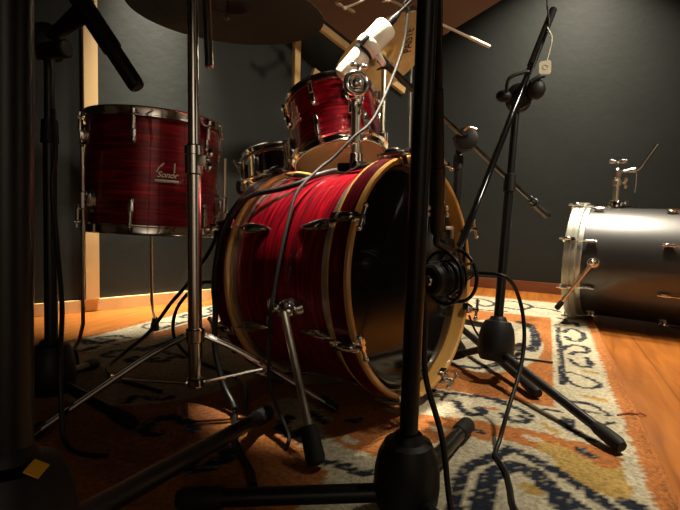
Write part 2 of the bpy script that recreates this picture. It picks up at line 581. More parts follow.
def make_rug():
    step = .0075
    no, ns = int((O1 - O0) / step), int((S1 - S0) / step)
    segs = []
    for c, w, pts in STROKES:
        P = [(p.x, p.y) for p in spline([(a, b_, 0) for a, b_ in pts], 4)]
        segs.append((DYE[c], w, P, min(p[0] for p in P) - .05, max(p[0] for p in P) + .05, min(p[1] for p in P) - .05, max(p[1] for p in P) + .05))
        if c == 'n' and pts[0][1] > 1.18 and pts[0][0] > -.4:      # the left border mirrors the right one
            Q = [(-1.3 - x, y - .07) for x, y in P]
            segs.append((DYE[c], w, Q, min(p[0] for p in Q) - .05, max(p[0] for p in Q) + .05, min(p[1] for p in Q) - .05, max(p[1] for p in Q) + .05))

    def dist(o, s, P):
        d = 9.
        for (x0, y0), (x1, y1) in zip(P, P[1:]):
            dx, dy = x1 - x0, y1 - y0
            t = max(0, min(1, ((o - x0) * dx + (s - y0) * dy) / (dx * dx + dy * dy + 1e-12)))
            e = (o - x0 - t * dx) ** 2 + (s - y0 - t * dy) ** 2
            if e < d:
                d = e
        return math.sqrt(d)

    bm = bmesh.new()
    lay = bm.verts.layers.float_color.new('dye')
    grid = {}
    for i in range(no + 1):
        o = O0 + (O1 - O0) * i / no
        for j in range(ns + 1):
            s = S0 + (S1 - S0) * j / ns
            p = RE_ * s + RN_ * o
            if (p - WA).dot(nL) < .06 or (p - WA).dot(nR) < .06:
                continue
            nz = noise.noise(V((o * 70, s * 70, 1.)))
            n2 = noise.noise(V((o * 160, s * 160, 5.)))
            ow = o + .006 * nz + .004 * n2
            sw = s + .006 * noise.noise(V((o * 70, s * 70, 9.))) + .005 * noise.noise(V((o * 160, s * 160, 12.)))
            c = base_dye(ow, sw)
            for col, w, P, x0, x1, y0, y1 in segs:
                if x0 < o < x1 and y0 < s < y1 and dist(ow, sw, P) < w * (1. + .25 * n2):
                    c = col
            if c is NA and n2 > .27:
                c = (.20, .18, .13)
            k = .92 + .20 * noise.noise(V((o * 9, s * 9, 3.))) + .16 * n2 + .10 * nz
            edge = min(o - O0, O1 - o, s - S0, S1 - s)
            z = .002 + .0085 * min(1, max(edge, 0) / .012) + .0012 * n2 + .0007 * random.random()
            if o > .215:                             # the curled right-hand selvedge
                z += .006 * math.exp(-((o - .232) / .007) ** 2) * (1 + .5 * noise.noise(V((0, s * 6, 0))))
            v = bm.verts.new(p + V((0, 0, z)) + RN_ * (.006 * noise.noise(V((1, s * 4, 0))) if o > .2 else 0))
            v[lay] = (c[0] * k, c[1] * k, c[2] * k, 1)
            grid[i, j] = v
    for i in range(no):
        for j in range(ns):
            q = [grid.get(k) for k in ((i, j), (i + 1, j), (i + 1, j + 1), (i, j + 1))]
            if all(q):
                bm.faces.new(q)
    # skirt down to the floor
    for e_ in [e for e in bm.edges if len(e.link_faces) == 1]:
        a, c = e_.verts
        lo = []
        for v in (a, c):
            w = bm.verts.new((v.co.x, v.co.y, .0005))
            w[lay] = v[lay]
            lo.append(w)
        bm.faces.new([a, c, lo[1], lo[0]])
    bmesh.ops.remove_doubles(bm, verts=bm.verts, dist=1e-5)
    bx = B()
    bx.bm.free()
    bx.bm = bm
    return tag(bx.out('patterned_rug', 'rug', angle=60), 'orange, cream and navy scroll patterned wool rug under the drum kit', 'rug')


make_rug()
b = B()
RP = lambda o, s, z: RE_ * s + RN_ * o + V((0, 0, z))
b.tube([RP(.19, 1.375, .013), RP(.215, 1.40, .014), RP(.232, 1.395, .017), RP(.245, 1.43, .009), RP(.262, 1.435, .003)], .0022, 6, 5)
single(b, 'loose_thread', mat('rust_thread', (.26, .06, .02), .8), 'rust coloured loose thread across the right rug edge', 'thread', RP(.23, 1.4, 0))

# ------------------------------------------------------------------ drums
def shell(p, fr, R, z0, z1, m, th=.007, seg=72):
    b = B()
    n = 6
    pr = [(R, z0 + (z1 - z0) * i / n) for i in range(n + 1)] + [(R - th, z1), (R - th, z0)]
    b.lathe(pr, seg, closed=True)
    return b.out('shell', m, p, fr)


def skin(p, fr, R, z, up, m, name, seg=56):
    """a drum head: a thin film over the bearing edge with a collar"""
    b = B()
    s = 1 if up else -1
    b.lathe([(0, z + s * .004), (R - .02, z + s * .004), (R - .006, z + s * .003), (R + .002, z - s * .003), (R + .006, z - s * .012),
             (R + .0025, z - s * .012), (R + .001, z - s * .004), (R - .01, z + s * .001), (0, z + s * .002)], seg, fr)
    return b.out(name, m, p)


def rim(p, fr, R, z, up, nl, off, m='chrome'):
    """triple-flanged metal counter hoop with an ear at every lug"""
    b = B(fr)
    s = 1 if up else -1
    b.lathe([(R + .004, z + s * .012), (R + .008, z + s * .013), (R + .010, z + s * .010), (R + .008, z + s * .004), (R + .0085, z - s * .010),
             (R + .018, z - s * .013), (R + .018, z - s * .016), (R + .006, z - s * .014), (R + .0055, z)], 72, closed=True)
    for k in range(nl):
        a = off + 2 * PI * k / nl
        d = V((math.cos(a), math.sin(a), 0))
        f = frame(d * (R + .017) + V((0, 0, z - s * .0145)), (0, 0, 1), d)
        b.box((0, 0, 0), (.018, .024, .005), f, bev=.002)
    return b.out('rim', m, p)


def tom_lug(p, fr, a, R, zc, s, m='chrome'):
    """slim tear-drop lug; s=+1 points to the top rim"""
    d = V((math.cos(a), math.sin(a), 0))
    f = frame(d * R + V((0, 0, zc)), d * 1, (0, 0, s))
    b = B(fr @ f @ Matrix.Scale(1.25, 4))
    b.lathe([(0, 0), (.010, .0), (.011, .004), (.008, .013), (0, .016)], 16, Matrix.Diagonal((2.3, .8, 1, 1)))
    b.cyl((.006, 0, .012), (.034, 0, .012), .0062, .0055, 12, .001)
    b.sph((-.016, 0, .008), .0075, (1.4, .9, .8))
    return b.out('lug', m, p)


def rod(p, fr, a, R, z0, z1, m='chrome'):
    d = V((math.cos(a), math.sin(a), 0)) * (R + .0135)
    b = B(fr)
    s = 1 if z1 > z0 else -1
    b.cyl(d + V((0, 0, z0)), d + V((0, 0, z1)), .0032, seg=8)
    b.cyl(d + V((0, 0, z1)), d + V((0, 0, z1 + s * .003)), .0062, seg=12)
    b.cyl(d + V((0, 0, z1 + s * .003)), d + V((0, 0, z1 + s * .012)), .0036, seg=4)
    return b.out('tension_rod', m, p)


def tom(p, fr, R, L, nl, off, shellm, top, bot, lugs=True):
    shell(p, fr, R, 0, L, shellm)
    skin(p, fr, R, L, True, top, 'batter_head')
    skin(p, fr, R, 0, False, bot, 'resonant_head')
    rim(p, fr, R, L, True, nl, off)
    rim(p, fr, R, 0, False, nl, off)
    if lugs:
        for k in range(nl):
            a = off + 2 * PI * k / nl
            tom_lug(p, fr, a, R, L - .062, 1)
            tom_lug(p, fr, a, R, .062, -1)
            rod(p, fr, a, R + .005, L - .05, L - .010)
            rod(p, fr, a, R + .005, .05, .010)


def wing(b, c, n, x, r=.006, w=.028):
    """wing nut centred at c on an axis n, wings along x"""
    f = frame(c, n, x)
    b.cyl(f @ V((0, 0, -.006)), f @ V((0, 0, .008)), r, r * .75, 12, .001)
    for s in (-1, 1):
        b.sph((s * w * .55, 0, .006), w * .36, (1.1, .35, .75), f, 10)
        b.cyl(f @ V((0, 0, .002)), f @ V((s * w * .5, 0, .006)), r * .6, r * .4, 8)


def bend_text(txt, size, fr, R, a, z, m, parent, name, shear=0., ext=.0008, flip=False):
    cu = bpy.data.curves.new(name, 'FONT')
    cu.body = txt
    cu.size = size
    cu.align_x = 'CENTER'
    cu.align_y = 'CENTER'
    cu.extrude = ext
    cu.shear = shear
    cu.offset = size * .018
    to = bpy.data.objects.new(name, cu)
    COL.objects.link(to)
    bpy.context.view_layer.update()
    me = bpy.data.meshes.new_from_object(to.evaluated_get(bpy.context.evaluated_depsgraph_get()))
    bpy.data.objects.remove(to)
    bpy.data.curves.remove(cu)
    b = B()
    b.bm.from_mesh(me)
    bpy.data.meshes.remove(me)
    for v in b.bm.verts:
        x, y, h = v.co
        if R:
            q = a + x / R
            v.co = fr @ V(((R + ext + h) * math.cos(q), (R + ext + h) * math.sin(q), z + y))
        else:
            v.co = fr @ V((x, y, h))
    return b.out(name, m, parent, smooth=False)


def curved_bar(b, fr, R, pts, w, th):
    """a raised stroke on the shell: pts are (angle offset*R, z)"""
    P = [fr @ V(((R + th * .3) * math.cos(a), (R + th * .3) * math.sin(a), z)) for a, z in pts]
    b.tube(P, w, 8)


def badge(p, fr, R, a, z, k=1.):
    """the maker's badge: two crossed mallet strokes, the script name and a bar"""
    b = B()
    A = lambda x: a + x / R
    curved_bar(b, fr, R, [(A(-.030 * k), z + .008 * k), (A(-.024 * k), z + .022 * k), (A(-.010 * k), z + .036 * k)], .0024 * k, .003)
    curved_bar(b, fr, R, [(A(.020 * k), z + .010 * k), (A(.0205 * k), z + .038 * k)], .0024 * k, .003)
    curved_bar(b, fr, R, [(A(-.034 * k + .068 * k * i / 8), z - .016 * k) for i in range(9)], .0045 * k, .003)
    g = b.out('badge', 'badge', p)
    bend_text('Sonor', .024 * k, fr, R, a, z + .002 * k, 'badge', g, 'badge_lettering', .35)


# ---- red bass drum ---------------------------------------------------------
ba, bt_ = math.radians(38), .08                     # heading, and the spurs lift the front a little
AX = V((math.cos(ba) * math.cos(bt_), -math.sin(ba) * math.cos(bt_), math.sin(bt_)))
SIDE = V((-math.sin(ba), -math.cos(ba), 0))       # horizontal, towards the left of the picture
UPB = AX.cross(SIDE).normalized()
if UPB.z < 0:
    UPB = -UPB
BC = V((.2, 1.22, .338))
BD = thing('bass_drum', 'glossy red pearl bass drum with wooden hoops and black front head on the patterned rug', 'drum', (.03, 1.39, .01))
bf = frame(BC, AX, UPB)                       # local Z towards the front head, local X up


def bpt(phi, r, s):                               # phi from the top towards the picture's left
    return BC + AX * s + (UPB * math.cos(phi) + SIDE * math.sin(phi)) * r


def wood_hoop(p, fr, R0, R, z0, z1, name='hoop'):
    b = B()
    c = .003
    b.lathe([(R0, z0 + c), (R0 + c, z0), (R - c, z0), (R, z0 + c), (R, z1 - c), (R - c, z1), (R0 + c, z1), (R0, z1 - c)], 96, closed=True)
    h = b.out(name, 'hoopwood', p, fr)
    b = B()
    w = (z1 - z0)
    b.lathe([(R - .002, z0 + w * .17), (R + .0012, z0 + w * .18), (R + .0012, z1 - w * .18), (R - .002, z1 - w * .17)], 96, closed=True)
    b.out('hoop_inlay', 'red_inlay', h, fr)
    return h


def bass_lug(p, phi, s0, s1, m='chrome'):
    """long tear-drop lug lying along the shell, its point away from the hoop"""
    q = bpt(phi, .272, 0)
    n = (q - BC).normalized()
    a, b_ = bpt(phi, .284, s0), bpt(phi, .275, s1)
    d = (b_ - a).normalized()
    w = d.cross(n).normalized()
    L = (b_ - a).length
    f = Matrix((w, n, d)).transposed().to_4x4()
    f.translation = a
    b = B(f @ Matrix.Diagonal((1.15, .8, 1, 1)))
    b.lathe([(0, 0), (.007, 0), (.0095, .05 * L), (.0125, .22 * L), (.0130, .36 * L), (.0100, .60 * L), (.0052, .85 * L), (.0018, .98 * L), (0, L)], 18)
    for t in (.25, .6):
        b.cyl((0, -.018, t * L), (0, .004, t * L), .006, seg=10)
    return b.out('lug', m, p)


def bass_rod(p, phi, s_lug, s_end, m='chrome'):
    """tension rod running past the hoop, its claw hooked over the hoop's edge and a T handle outside"""
    sg = 1 if s_end > s_lug else -1
    n = bpt(phi, 1, 0) - BC
    b = B()
    r = .304
    b.cyl(bpt(phi, .285, s_lug), bpt(phi, r, s_end + sg * .012), .0038, seg=8)
    h = b.out('tension_rod', m, p)
    t = n.cross(AX)
    b = B()
    f = frame(bpt(phi, .303, s_end), AX * sg, n)
    b.box((.004, 0, -.028), (.008, .024, .062), f, bev=.003)
    b.box((-.010, 0, .005), (.034, .022, .006), f, bev=.002)
    b.box((-.024, 0, -.002), (.006, .020, .014), f, bev=.002)
    b.sph((.007, 0, -.022), .0105, (.9, 1.1, 2.4), f, 12)
    b.out('claw', m, p)
    b = B()
    q = bpt(phi, r + .002, s_end + sg * .016)
    b.cyl(q - AX * sg * .012, q + AX * sg * .010, .006, seg=12)
    b.cyl(q - t * .026 + AX * sg * .006, q + t * .026 + AX * sg * .006, .0042, seg=10, bev=.001)
    for s2 in (-1, 1):
        b.sph(q + t * .026 * s2 + AX * sg * .006, .0062, (1, 1, 1), None, 10)
    b.out('tuning_handle', m, h)


shell(BD, bf, .272, -.394, -.033, 'red', seg=128)
skin(BD, bf, .273, -.032, True, 'black_head', 'resonant_head', 96)
skin(BD, bf, .273, -.395, False, 'coated', 'batter_head', 96)
for z0, z1 in ((-.083, -.040), (-.379, -.365)):
    b = B()
    b.lathe([(.273, z0), (.280, z0), (.282, z0 + .004), (.282, z1 - .004), (.280, z1), (.273, z1)], 96, bf, closed=True)
    b.out('head_collar', 'collar', BD)
wood_hoop(BD, bf, .283, .296, -.060, 0.)
wood_hoop(BD, bf, .283, .296, -.430, -.375)
for k in range(8):
    ph = math.radians((15, 62, 113, 157.5, 202.5, 247.5, 292.5, 338)[k])
    bass_lug(BD, ph, -.075, -.175)
    bass_lug(BD, ph, -.360, -.270)
    bass_rod(BD, ph, -.095, 0.)
    bass_rod(BD, ph, -.345, -.43)


def spur(p, phi_z, foot):
    """bracket on the shell and a leg that reaches the floor"""
    q = bpt(phi_z, .272, -.19)
    n = (q - (BC - AX * .19)).normalized()
    f = frame(q, n, AX) @ Matrix.Scale(1.3, 4)
    b = B(f)
    b.lathe([(0, 0), (.022, 0), (.024, .004), (.020, .013), (.008, .018), (0, .019)], 24, Matrix.Diagonal((1.5, .85, 1, 1)))
    b.sph((.01, 0, .018), .015, (1.2, 1, 1))
    b.cyl((.012, -.016, .022), (.012, .016, .022), .009, seg=14, bev=.002)
    wing(b, (-.022, 0, .022), (0, 0, 1), (.3, 1, 0))
    br = b.out('spur_bracket', 'chrome', p)
    top = f @ V((.014, 0, .029))
    foot = V(foot)
    d = (foot - top).normalized()
    lg = B()
    lg.tube([top - d * .02, top + d * .06, foot - d * .065], lambda t: .0085, 12, 4)
    lg.cyl(foot - d * .085, foot - d * .06, .0095, seg=12)
    l = lg.out('spur_leg', 'white_chrome', p)
    r = B()
    r.prof(foot - d * .072, foot, [(0, 0), (.013, 0), (.017, .12), (.019, .8), (.017, .97), (0, 1)], 18)
    r.out('rubber_foot', 'rubber', l)


spur(BD, math.radians(101), (-.030, .889, .022))
spur(BD, math.radians(-101), (.436, 1.712, .022))

# tom post standing on the bass drum
TB = bpt(math.radians(7), .271, -.165)
b = B()
f = frame(TB, (0, 0, 1), AX)
b.box((0, 0, .010), (.085, .05, .029), f, bev=.006)
b.cyl(TB, TB + V((0, 0, .05)), .020, .017, 20, .002)
b.cyl(f @ V((.02, -.03, .022)), f @ V((.02, .03, .022)), .006, seg=10)
b.out('tom_post_bracket', 'chrome', BD)
b = B()
PT = TB + V((-.006, .022, .228))
b.cyl(TB + V((0, 0, .02)), PT, .0125, seg=20)
b.out('tom_post', 'white_chrome', BD)
b = B()
b.torus(PT + V((0, -.012, .0)), (.25, -1, .1), .027, .008, 28, 10)
b.sph(PT, .021, (1, 1, 1), None, 18)
b.cyl(PT - V((0, 0, .04)), PT - V((0, 0, .016)), .019, .021, 18, .002)
wing(b, PT + V((.006, -.004, .042)), (0, 0, 1), (1, .4, 0))
wing(b, PT + V((.012, -.022, -.058)), (.3, -1, 0), (.2, .1, 1))
b.cyl(PT - V((0, 0, .075)), PT - V((0, 0, .045)), .0185, seg=18, bev=.002)
b.out('tom_post_clamp', 'chrome', BD)
b = B()
b.cyl(PT - V((0, 0, .16)), PT - V((0, 0, .135)), .0175, seg=18, bev=.002)
wing(b, PT + V((.010, -.018, -.148)), (.3, -1, 0), (1, 0, .4))
b.out('memory_lock', 'chrome', BD)

# ---- red rack tom ------------------------------------------------------------
RT_AX = V((-.20, .36, 1)).normalized()
rb = V((-.010, 1.735, .672))
RT = thing('rack_tom', 'small tilted red pearl rack tom on a chrome post above the bass drum', 'drum', rb)
rf = frame(rb, RT_AX, (0, -1, 0))
tom(RT, rf, .150, .225, 6, math.radians(-21), 'red', 'coated', 'head_film')
badge(RT, rf, .150, math.radians(-58), .13, 1.)
# holder plate on the shell and the bent arm to the post's ball
q = rf @ V((.150 * math.cos(.42), .150 * math.sin(.42), .16))
n = (q - rf @ V((0, 0, .16))).normalized()
f = frame(q, n, RT_AX)
b = B(f)
b.lathe([(0, 0), (.026, 0), (.028, .005), (.022, .018), (.01, .029), (0, .027)], 24, Matrix.Diagonal((1.25, 1, 1, 1)))
b.cyl((0, 0, .02), (0, 0, .045), .013, .011, 16, .002)
wing(b, (.03, .004, .024), (1, 0, .2), (0, 1, .2))
wing(b, (-.03, .004, .022), (-1, 0, .2), (0, 1, .2))
b.out('holder_plate', 'chrome', RT)
q2 = f @ V((0, 0, .045))
b = B()
b.tube([f @ V((0, 0, .02)), q2, (q2 + PT) / 2 + V((.02, -.03, .02)), PT], .0085, 12, 6)
b.out('holder_arm', 'chrome', RT)
q = rf @ V((.150 * math.cos(.45), .150 * math.sin(.45), .07))
n = (q - rf @ V((0, 0, .07))).normalized()
f = frame(q, n, RT_AX)
b = B(f)
b.lathe([(0, 0), (.018, 0), (.02, .004), (.014, .016), (0, .02)], 20, Matrix.Diagonal((1.5, 1, 1, 1)))
b.cyl((-.02, 0, .014), (.02, 0, .014), .008, seg=12, bev=.002)
wing(b, (.0, .014, .02), (0, .3, 1), (1, .3, 0))
b.out('support_bracket', 'chrome', RT)

# ---- red floor tom -------------------------------------------------------------
FT_AX = V((.022, .035, 1)).normalized()
fb = V((-.613, 1.622, .412))
FT = thing('floor_tom', 'large red pearl floor tom on three thin chrome legs at left', 'drum', (fb.x, fb.y, .01))
ff = frame(fb, FT_AX, (0, -1, 0))
tom(FT, ff, .200, .338, 6, math.radians(5), 'red', 'coated', 'head_film')
badge(FT, ff, .200, math.radians(31), .162, .98)


def floor_leg(p, plan, foot, zb=.5):
    d = V((math.cos(plan), math.sin(plan), 0))
    t = (zb - fb.z)
    c = fb + FT_AX * t
    q = c + d * .20
    f = frame(q, d, (0, 0, 1))
    b = B(f)
    b.lathe([(0, 0), (.020, 0), (.022, .004), (.018, .014), (0, .018)], 20, Matrix.Diagonal((1.7, 1, 1, 1)))
    b.cyl((-.024, 0, .029), (.024, 0, .029), .0125, seg=14, bev=.002)
    b.box((0, 0, .016), (.03, .016, .02), bev=.003)
    wing(b, (0, -.020, .028), (0, -1, .3), (1, 0, .2))
    b.out('leg_bracket', 'chrome', p)
    foot = V(foot)
    top = f @ V((.15, 0, .029))
    mid = f @ V((-.05, 0, .029))
    kn = V((mid.x, mid.y, .125)) + (foot - mid) * .12 * V((1, 1, 0)).length / 1.42
    kn.z = .14
    b = B()
    b.tube([top, mid, kn, kn * .62 + foot * .38, foot + V((0, 0, .045)), ], .0055, 10)
    l = b.out('leg', 'white_chrome', p)
    b = B()
    e = foot + V((0, 0, .0))
    dd = (foot + V((0, 0, .045)) - (kn * .62 + foot * .38)).normalized()
    b.prof(foot + V((0, 0, .052)), foot, [(0, 0), (.008, 0), (.010, .1), (.015, .5), (.017, .9), (.015, 1), (0, 1)], 16)
    b.out('rubber_foot', 'rubber', l)


floor_leg(FT, math.radians(236), (-.780, 1.448, .010))
floor_leg(FT, math.radians(3), (-.335, 1.64, .010))
floor_leg(FT, math.radians(112), (-.708, 1.905, .010))

# ---- chrome snare drum and its stand -------------------------------------------
SN_AX = V((-.13, .24, 1)).normalized()
sb = V((-.255, 2.215, .588))
SN = thing('snare_drum', 'shiny steel snare drum behind the red rack tom', 'drum', sb)
sf = frame(sb, SN_AX, (0, -1, 0))
shell(SN, sf, .168, 0, .145, 'steel')
skin(SN, sf, .168, .135, True, 'coated', 'batter_head')
skin(SN, sf, .168, 0, False, 'head_olive', 'snare_side_head')
rim(SN, sf, .168, .135, True, 8, .2)
rim(SN, sf, .168, 0, False, 8, .2)
for k in range(8):
    a = .2 + 2 * PI * k / 8
    d = V((math.cos(a), math.sin(a), 0))
    b = B(sf)
    b.cyl(d * .181 + V((0, 0, .028)), d * .181 + V((0, 0, .107)), .006, seg=12, bev=.0015)
    for z in (.036, .099):
        b.cyl(d * .166 + V((0, 0, z)), d * .182 + V((0, 0, z)), .0055, seg=10)
    b.out('lug', 'chrome', SN)
    rod(SN, sf, a, .168, .10, .135 - .012 + .002)
    rod(SN, sf, a, .168, .035, .010)
b = B(sf)
a = -1.2
d = V((math.cos(a), math.sin(a), 0))
f = frame(d * .168 + V((0, 0, .065)), d, (0, 0, 1))
b.box((0, 0, .010), (.07, .028, .022), f, bev=.004)
b.cyl(f @ V((.0, 0, .02)), f @ V((.055, 0, .045)), .005, seg=10)
b.out('throw_off', 'chrome', SN)

SX = V((-.228, 2.275, 0))
SS = thing('snare_stand', 'chrome snare stand with black rubber grips under the steel snare', 'stand', (SX.x, SX.y, .0))
b = B()
b.cyl((SX.x, SX.y, .09), (SX.x, SX.y, .50), .0125, seg=16)
b.out('pole', 'chrome', SS)
bs = SX + V((0, 0, .50))
for k in range(3):
    a = math.radians(205 + 120 * k)
    d = V((math.cos(a), math.sin(a), 0))
    low = sf @ V((0, 0, -.026))
    # in the drum's own plane
    dd = (d - SN_AX * d.dot(SN_AX)).normalized()
    e = low + dd * .196
    b = B()
    b.tube([bs, low * .5 + bs * .5 + dd * .05, low + dd * .10 - SN_AX * .012, e], .007, 10, 5)
    g = b.out('basket_arm', 'chrome', SS)
    b = B()
    b.tube([low + dd * .14 - SN_AX * .006, e - SN_AX * .002, e + dd * .008 + SN_AX * .02, e + dd * .004 + SN_AX * .045], .0105, 10, 4)
    b.out('rubber_grip', 'rubber', g)


def folded_leg(p, c, foot, ztop, zlow, m='chrome', strap=True, w=.011):
    """a cymbal-stand leg: a flat double bar from the upper collar to the foot plus its strut"""
    c = V(c)
    foot = V(foot)
    top = V((c.x, c.y, ztop))
    h = V((foot.x - c.x, foot.y - c.y, 0)).normalized()
    s = V((-h.y, h.x, 0))
    top = top + h * .022
    b = B()
    for k in (-1, 1):
        o = s * .0075 * k
        pts = [top + o, top + (foot - top) * .3 + o + V((0, 0, .012)), foot + o + V((0, 0, .012))]
        b.tube(pts, .0056, 8, 5)
    knee = top + (foot - top) * .46 + V((0, 0, .010))
    lg = b.out('leg', m, p)
    b = B()
    lo = V((c.x, c.y, zlow)) + h * .018
    b.tube([lo, knee], .0042, 8)
    b.box((0, 0, 0), (.022, .020, .014), frame(knee, (0, 0, 1), h), bev=.002)
    b.out('strut', m, lg)
    b = B()
    dd = (foot - top).normalized()
    b.prof(foot + V((0, 0, .014)) - dd * .04, foot + V((0, 0, .010)) + dd * .004, [(0, 0), (.010, 0), (.013, .2), (.013, .9), (.010, 1), (0, 1)], 14)
    b.out('rubber_foot', 'rubber', lg)


for k in range(3):
    a = math.radians(190 + 120 * k)
    folded_leg(SS, SX, SX + V((math.cos(a), math.sin(a), 0)) * .27 + V((0, 0, .008)), .24, .10)


# ---- grey bass drum at the right ---------------------------------------------------
GA = V((-.82, .572, 0)).normalized()               # towards its far left end
GC = V((1.175, 2.505, .292))
GD = thing('bass_drum', 'satin grey bass drum lying on the floor by the right wall with chrome tom mount', 'drum', (1.40, 2.35, 0))
gf = frame(GC, GA, (0, 0, 1))
GS = V((-GA.y, GA.x, 0))
if GS.y > 0:
    GS = -GS


def gpt(phi, r, s):                                # phi from the top towards the viewer, s measured from the left end
    return GC - GA * s + (V((0, 0, 1)) * math.cos(phi) + GS * math.sin(phi)) * r


GR = .262
shell(GD, gf, GR, -.60, -.04, 'grey_wrap', seg=128)
skin(GD, gf, GR, -.038, True, 'coated', 'batter_head', 96)
skin(GD, gf, GR, -.602, False, 'black_head', 'resonant_head', 96)
for z0, z1 in ((-.055, 0.), (-.64, -.585)):
    b = B()
    c = .004
    R0, R = GR + .008, GR + .022
    b.lathe([(R0, z0 + c), (R0 + c, z0), (R - c, z0), (R, z0 + c), (R, z0 + .018), (R - .003, z0 + .021), (R - .003, z0 + .025), (R, z0 + .028), (R, z1 - c), (R - c, z1), (R0 + c, z1), (R0, z1 - c)], 96, closed=True)
    b.out('hoop', 'grey_hoop', GD, gf)
for z0, z1 in ((-.075, -.045), (-.597, -.567)):
    b = B()
    b.lathe([(GR + .001, z0), (GR + .007, z0), (GR + .0085, z0 + .004), (GR + .0085, z1), (GR + .001, z1)], 96, gf, closed=True)
    b.out('head_collar', 'collar', GD)
for k in range(8):
    ph = math.radians(22.5 + 45 * k)
    for sl, se in ((.11, 0.), (.40, .64)):
        q = gpt(ph, GR, sl)
        n = (q - (GC - GA * sl)).normalized()
        f = frame(q, n, GA)
        b = B(f)
        b.lathe([(0, 0), (.010, 0), (.011, .004), (.009, .016), (0, .02)], 14, Matrix.Diagonal((1.7, .9, 1, 1)))
        b.cyl((-.024, 0, .014), (.024, 0, .014), .006, seg=10, bev=.001)
        b.out('lug', 'chrome', GD)
        sg = 1 if se < sl else -1
        b = B()
        b.cyl(gpt(ph, GR + .014, sl), gpt(ph, GR + .030, se - sg * .016), .0034, seg=8)
        g = b.out('tension_rod', 'chrome', GD)
        f = frame(gpt(ph, GR + .029, se), GA * sg, n)
        b = B(f)
        b.box((.002, 0, -.022), (.007, .016, .05), bev=.002)
        b.box((-.010, 0, .004), (.030, .016, .006), bev=.002)
        b.sph((.005, 0, -.015), .008, (.9, 1, 2.2))
        b.cyl((.002, 0, 0), (.002, 0, .02), .005, seg=10)
        b.out('claw', 'chrome', GD)
# spurs
for sg, foot in ((1, (.992, 2.251, .083)), (-1, None)):
    ph = math.radians(88) * sg
    q = gpt(ph, GR, .125)
    n = (q - (GC - GA * .125)).normalized()
    f = frame(q, n, GA)
    b = B(f)
    b.lathe([(0, 0), (.022, 0), (.024, .004), (.020, .012), (.010, .018), (0, .019)], 22, Matrix.Diagonal((1.15, 1, 1, 1)))
    b.sph((0, 0, .018), .015)
    b.out('spur_bracket', 'chrome', GD)
    top = f @ V((0, 0, .02))
    if foot is None:
        foot = (GC - GA * .06 - GS * .36)
        foot.z = .012
    foot = V(foot)
    d = (foot - top).normalized()
    b = B()
    b.cyl(top - d * .02, foot - d * .02, .0085, .0075, 12)
    b.cyl(top + d * .19, top + d * .205, .011, seg=12)
    l = b.out('spur_leg', 'white_chrome', GD)
    b = B()
    b.prof(foot - d * .045, foot, [(0, 0), (.010, 0), (.013, .2), (.013, .85), (.009, 1), (0, 1)], 14)
    b.out('rubber_foot', 'rubber', l)
# tom mount on top
q = gpt(0, GR, .165)
f = frame(q, (0, 0, 1), GA) @ Matrix.Scale(1.04, 4)
b = B(f)
b.box((0, 0, .004), (.150, .055, .010), bev=.003)
b.lathe([(0, 0), (.036, .004), (.036, .014), (.030, .030), (.022, .034), (0, .036)], 24)
wing(b, (-.040, -.008, .022), (-1, 0, .1), (0, 1, .4))
mb = b.out('tom_mount_base', 'chrome', GD)
b = B(f)
b.cyl((0, 0, .03), (.0, 0, .150), .013, seg=18)
b.cyl((0, 0, .100), (0, 0, .128), .018, seg=18, bev=.003)
wing(b, (-.028, -.004, .112), (-1, 0, 0), (0, .3, 1))
b.out('mount_tube', 'white_chrome', mb)
b = B(f)
b.cyl((0, 0, .135), (0, 0, .175), .017, .020, 18, .003)
b.sph((0, 0, .168), .017)
wing(b, (.002, 0, .205), (0, 0, 1), (1, .2, 0), w=.04)
b.tube([(0, 0, .165), (-.04, 0, .168), (-.075, -.002, .172), (-.10, -.004, .205), (-.145, -.01, .285)], .0075, 12, 5)
b.cyl((-.045, 0, .168), (-.07, 0, .171), .0125, seg=14, bev=.002)
b.tube([(-.072, -.012, .16), (-.074, -.014, .12), (-.072, -.014, .07)], .004, 8)
b.out('tom_arm', 'chrome', mb)

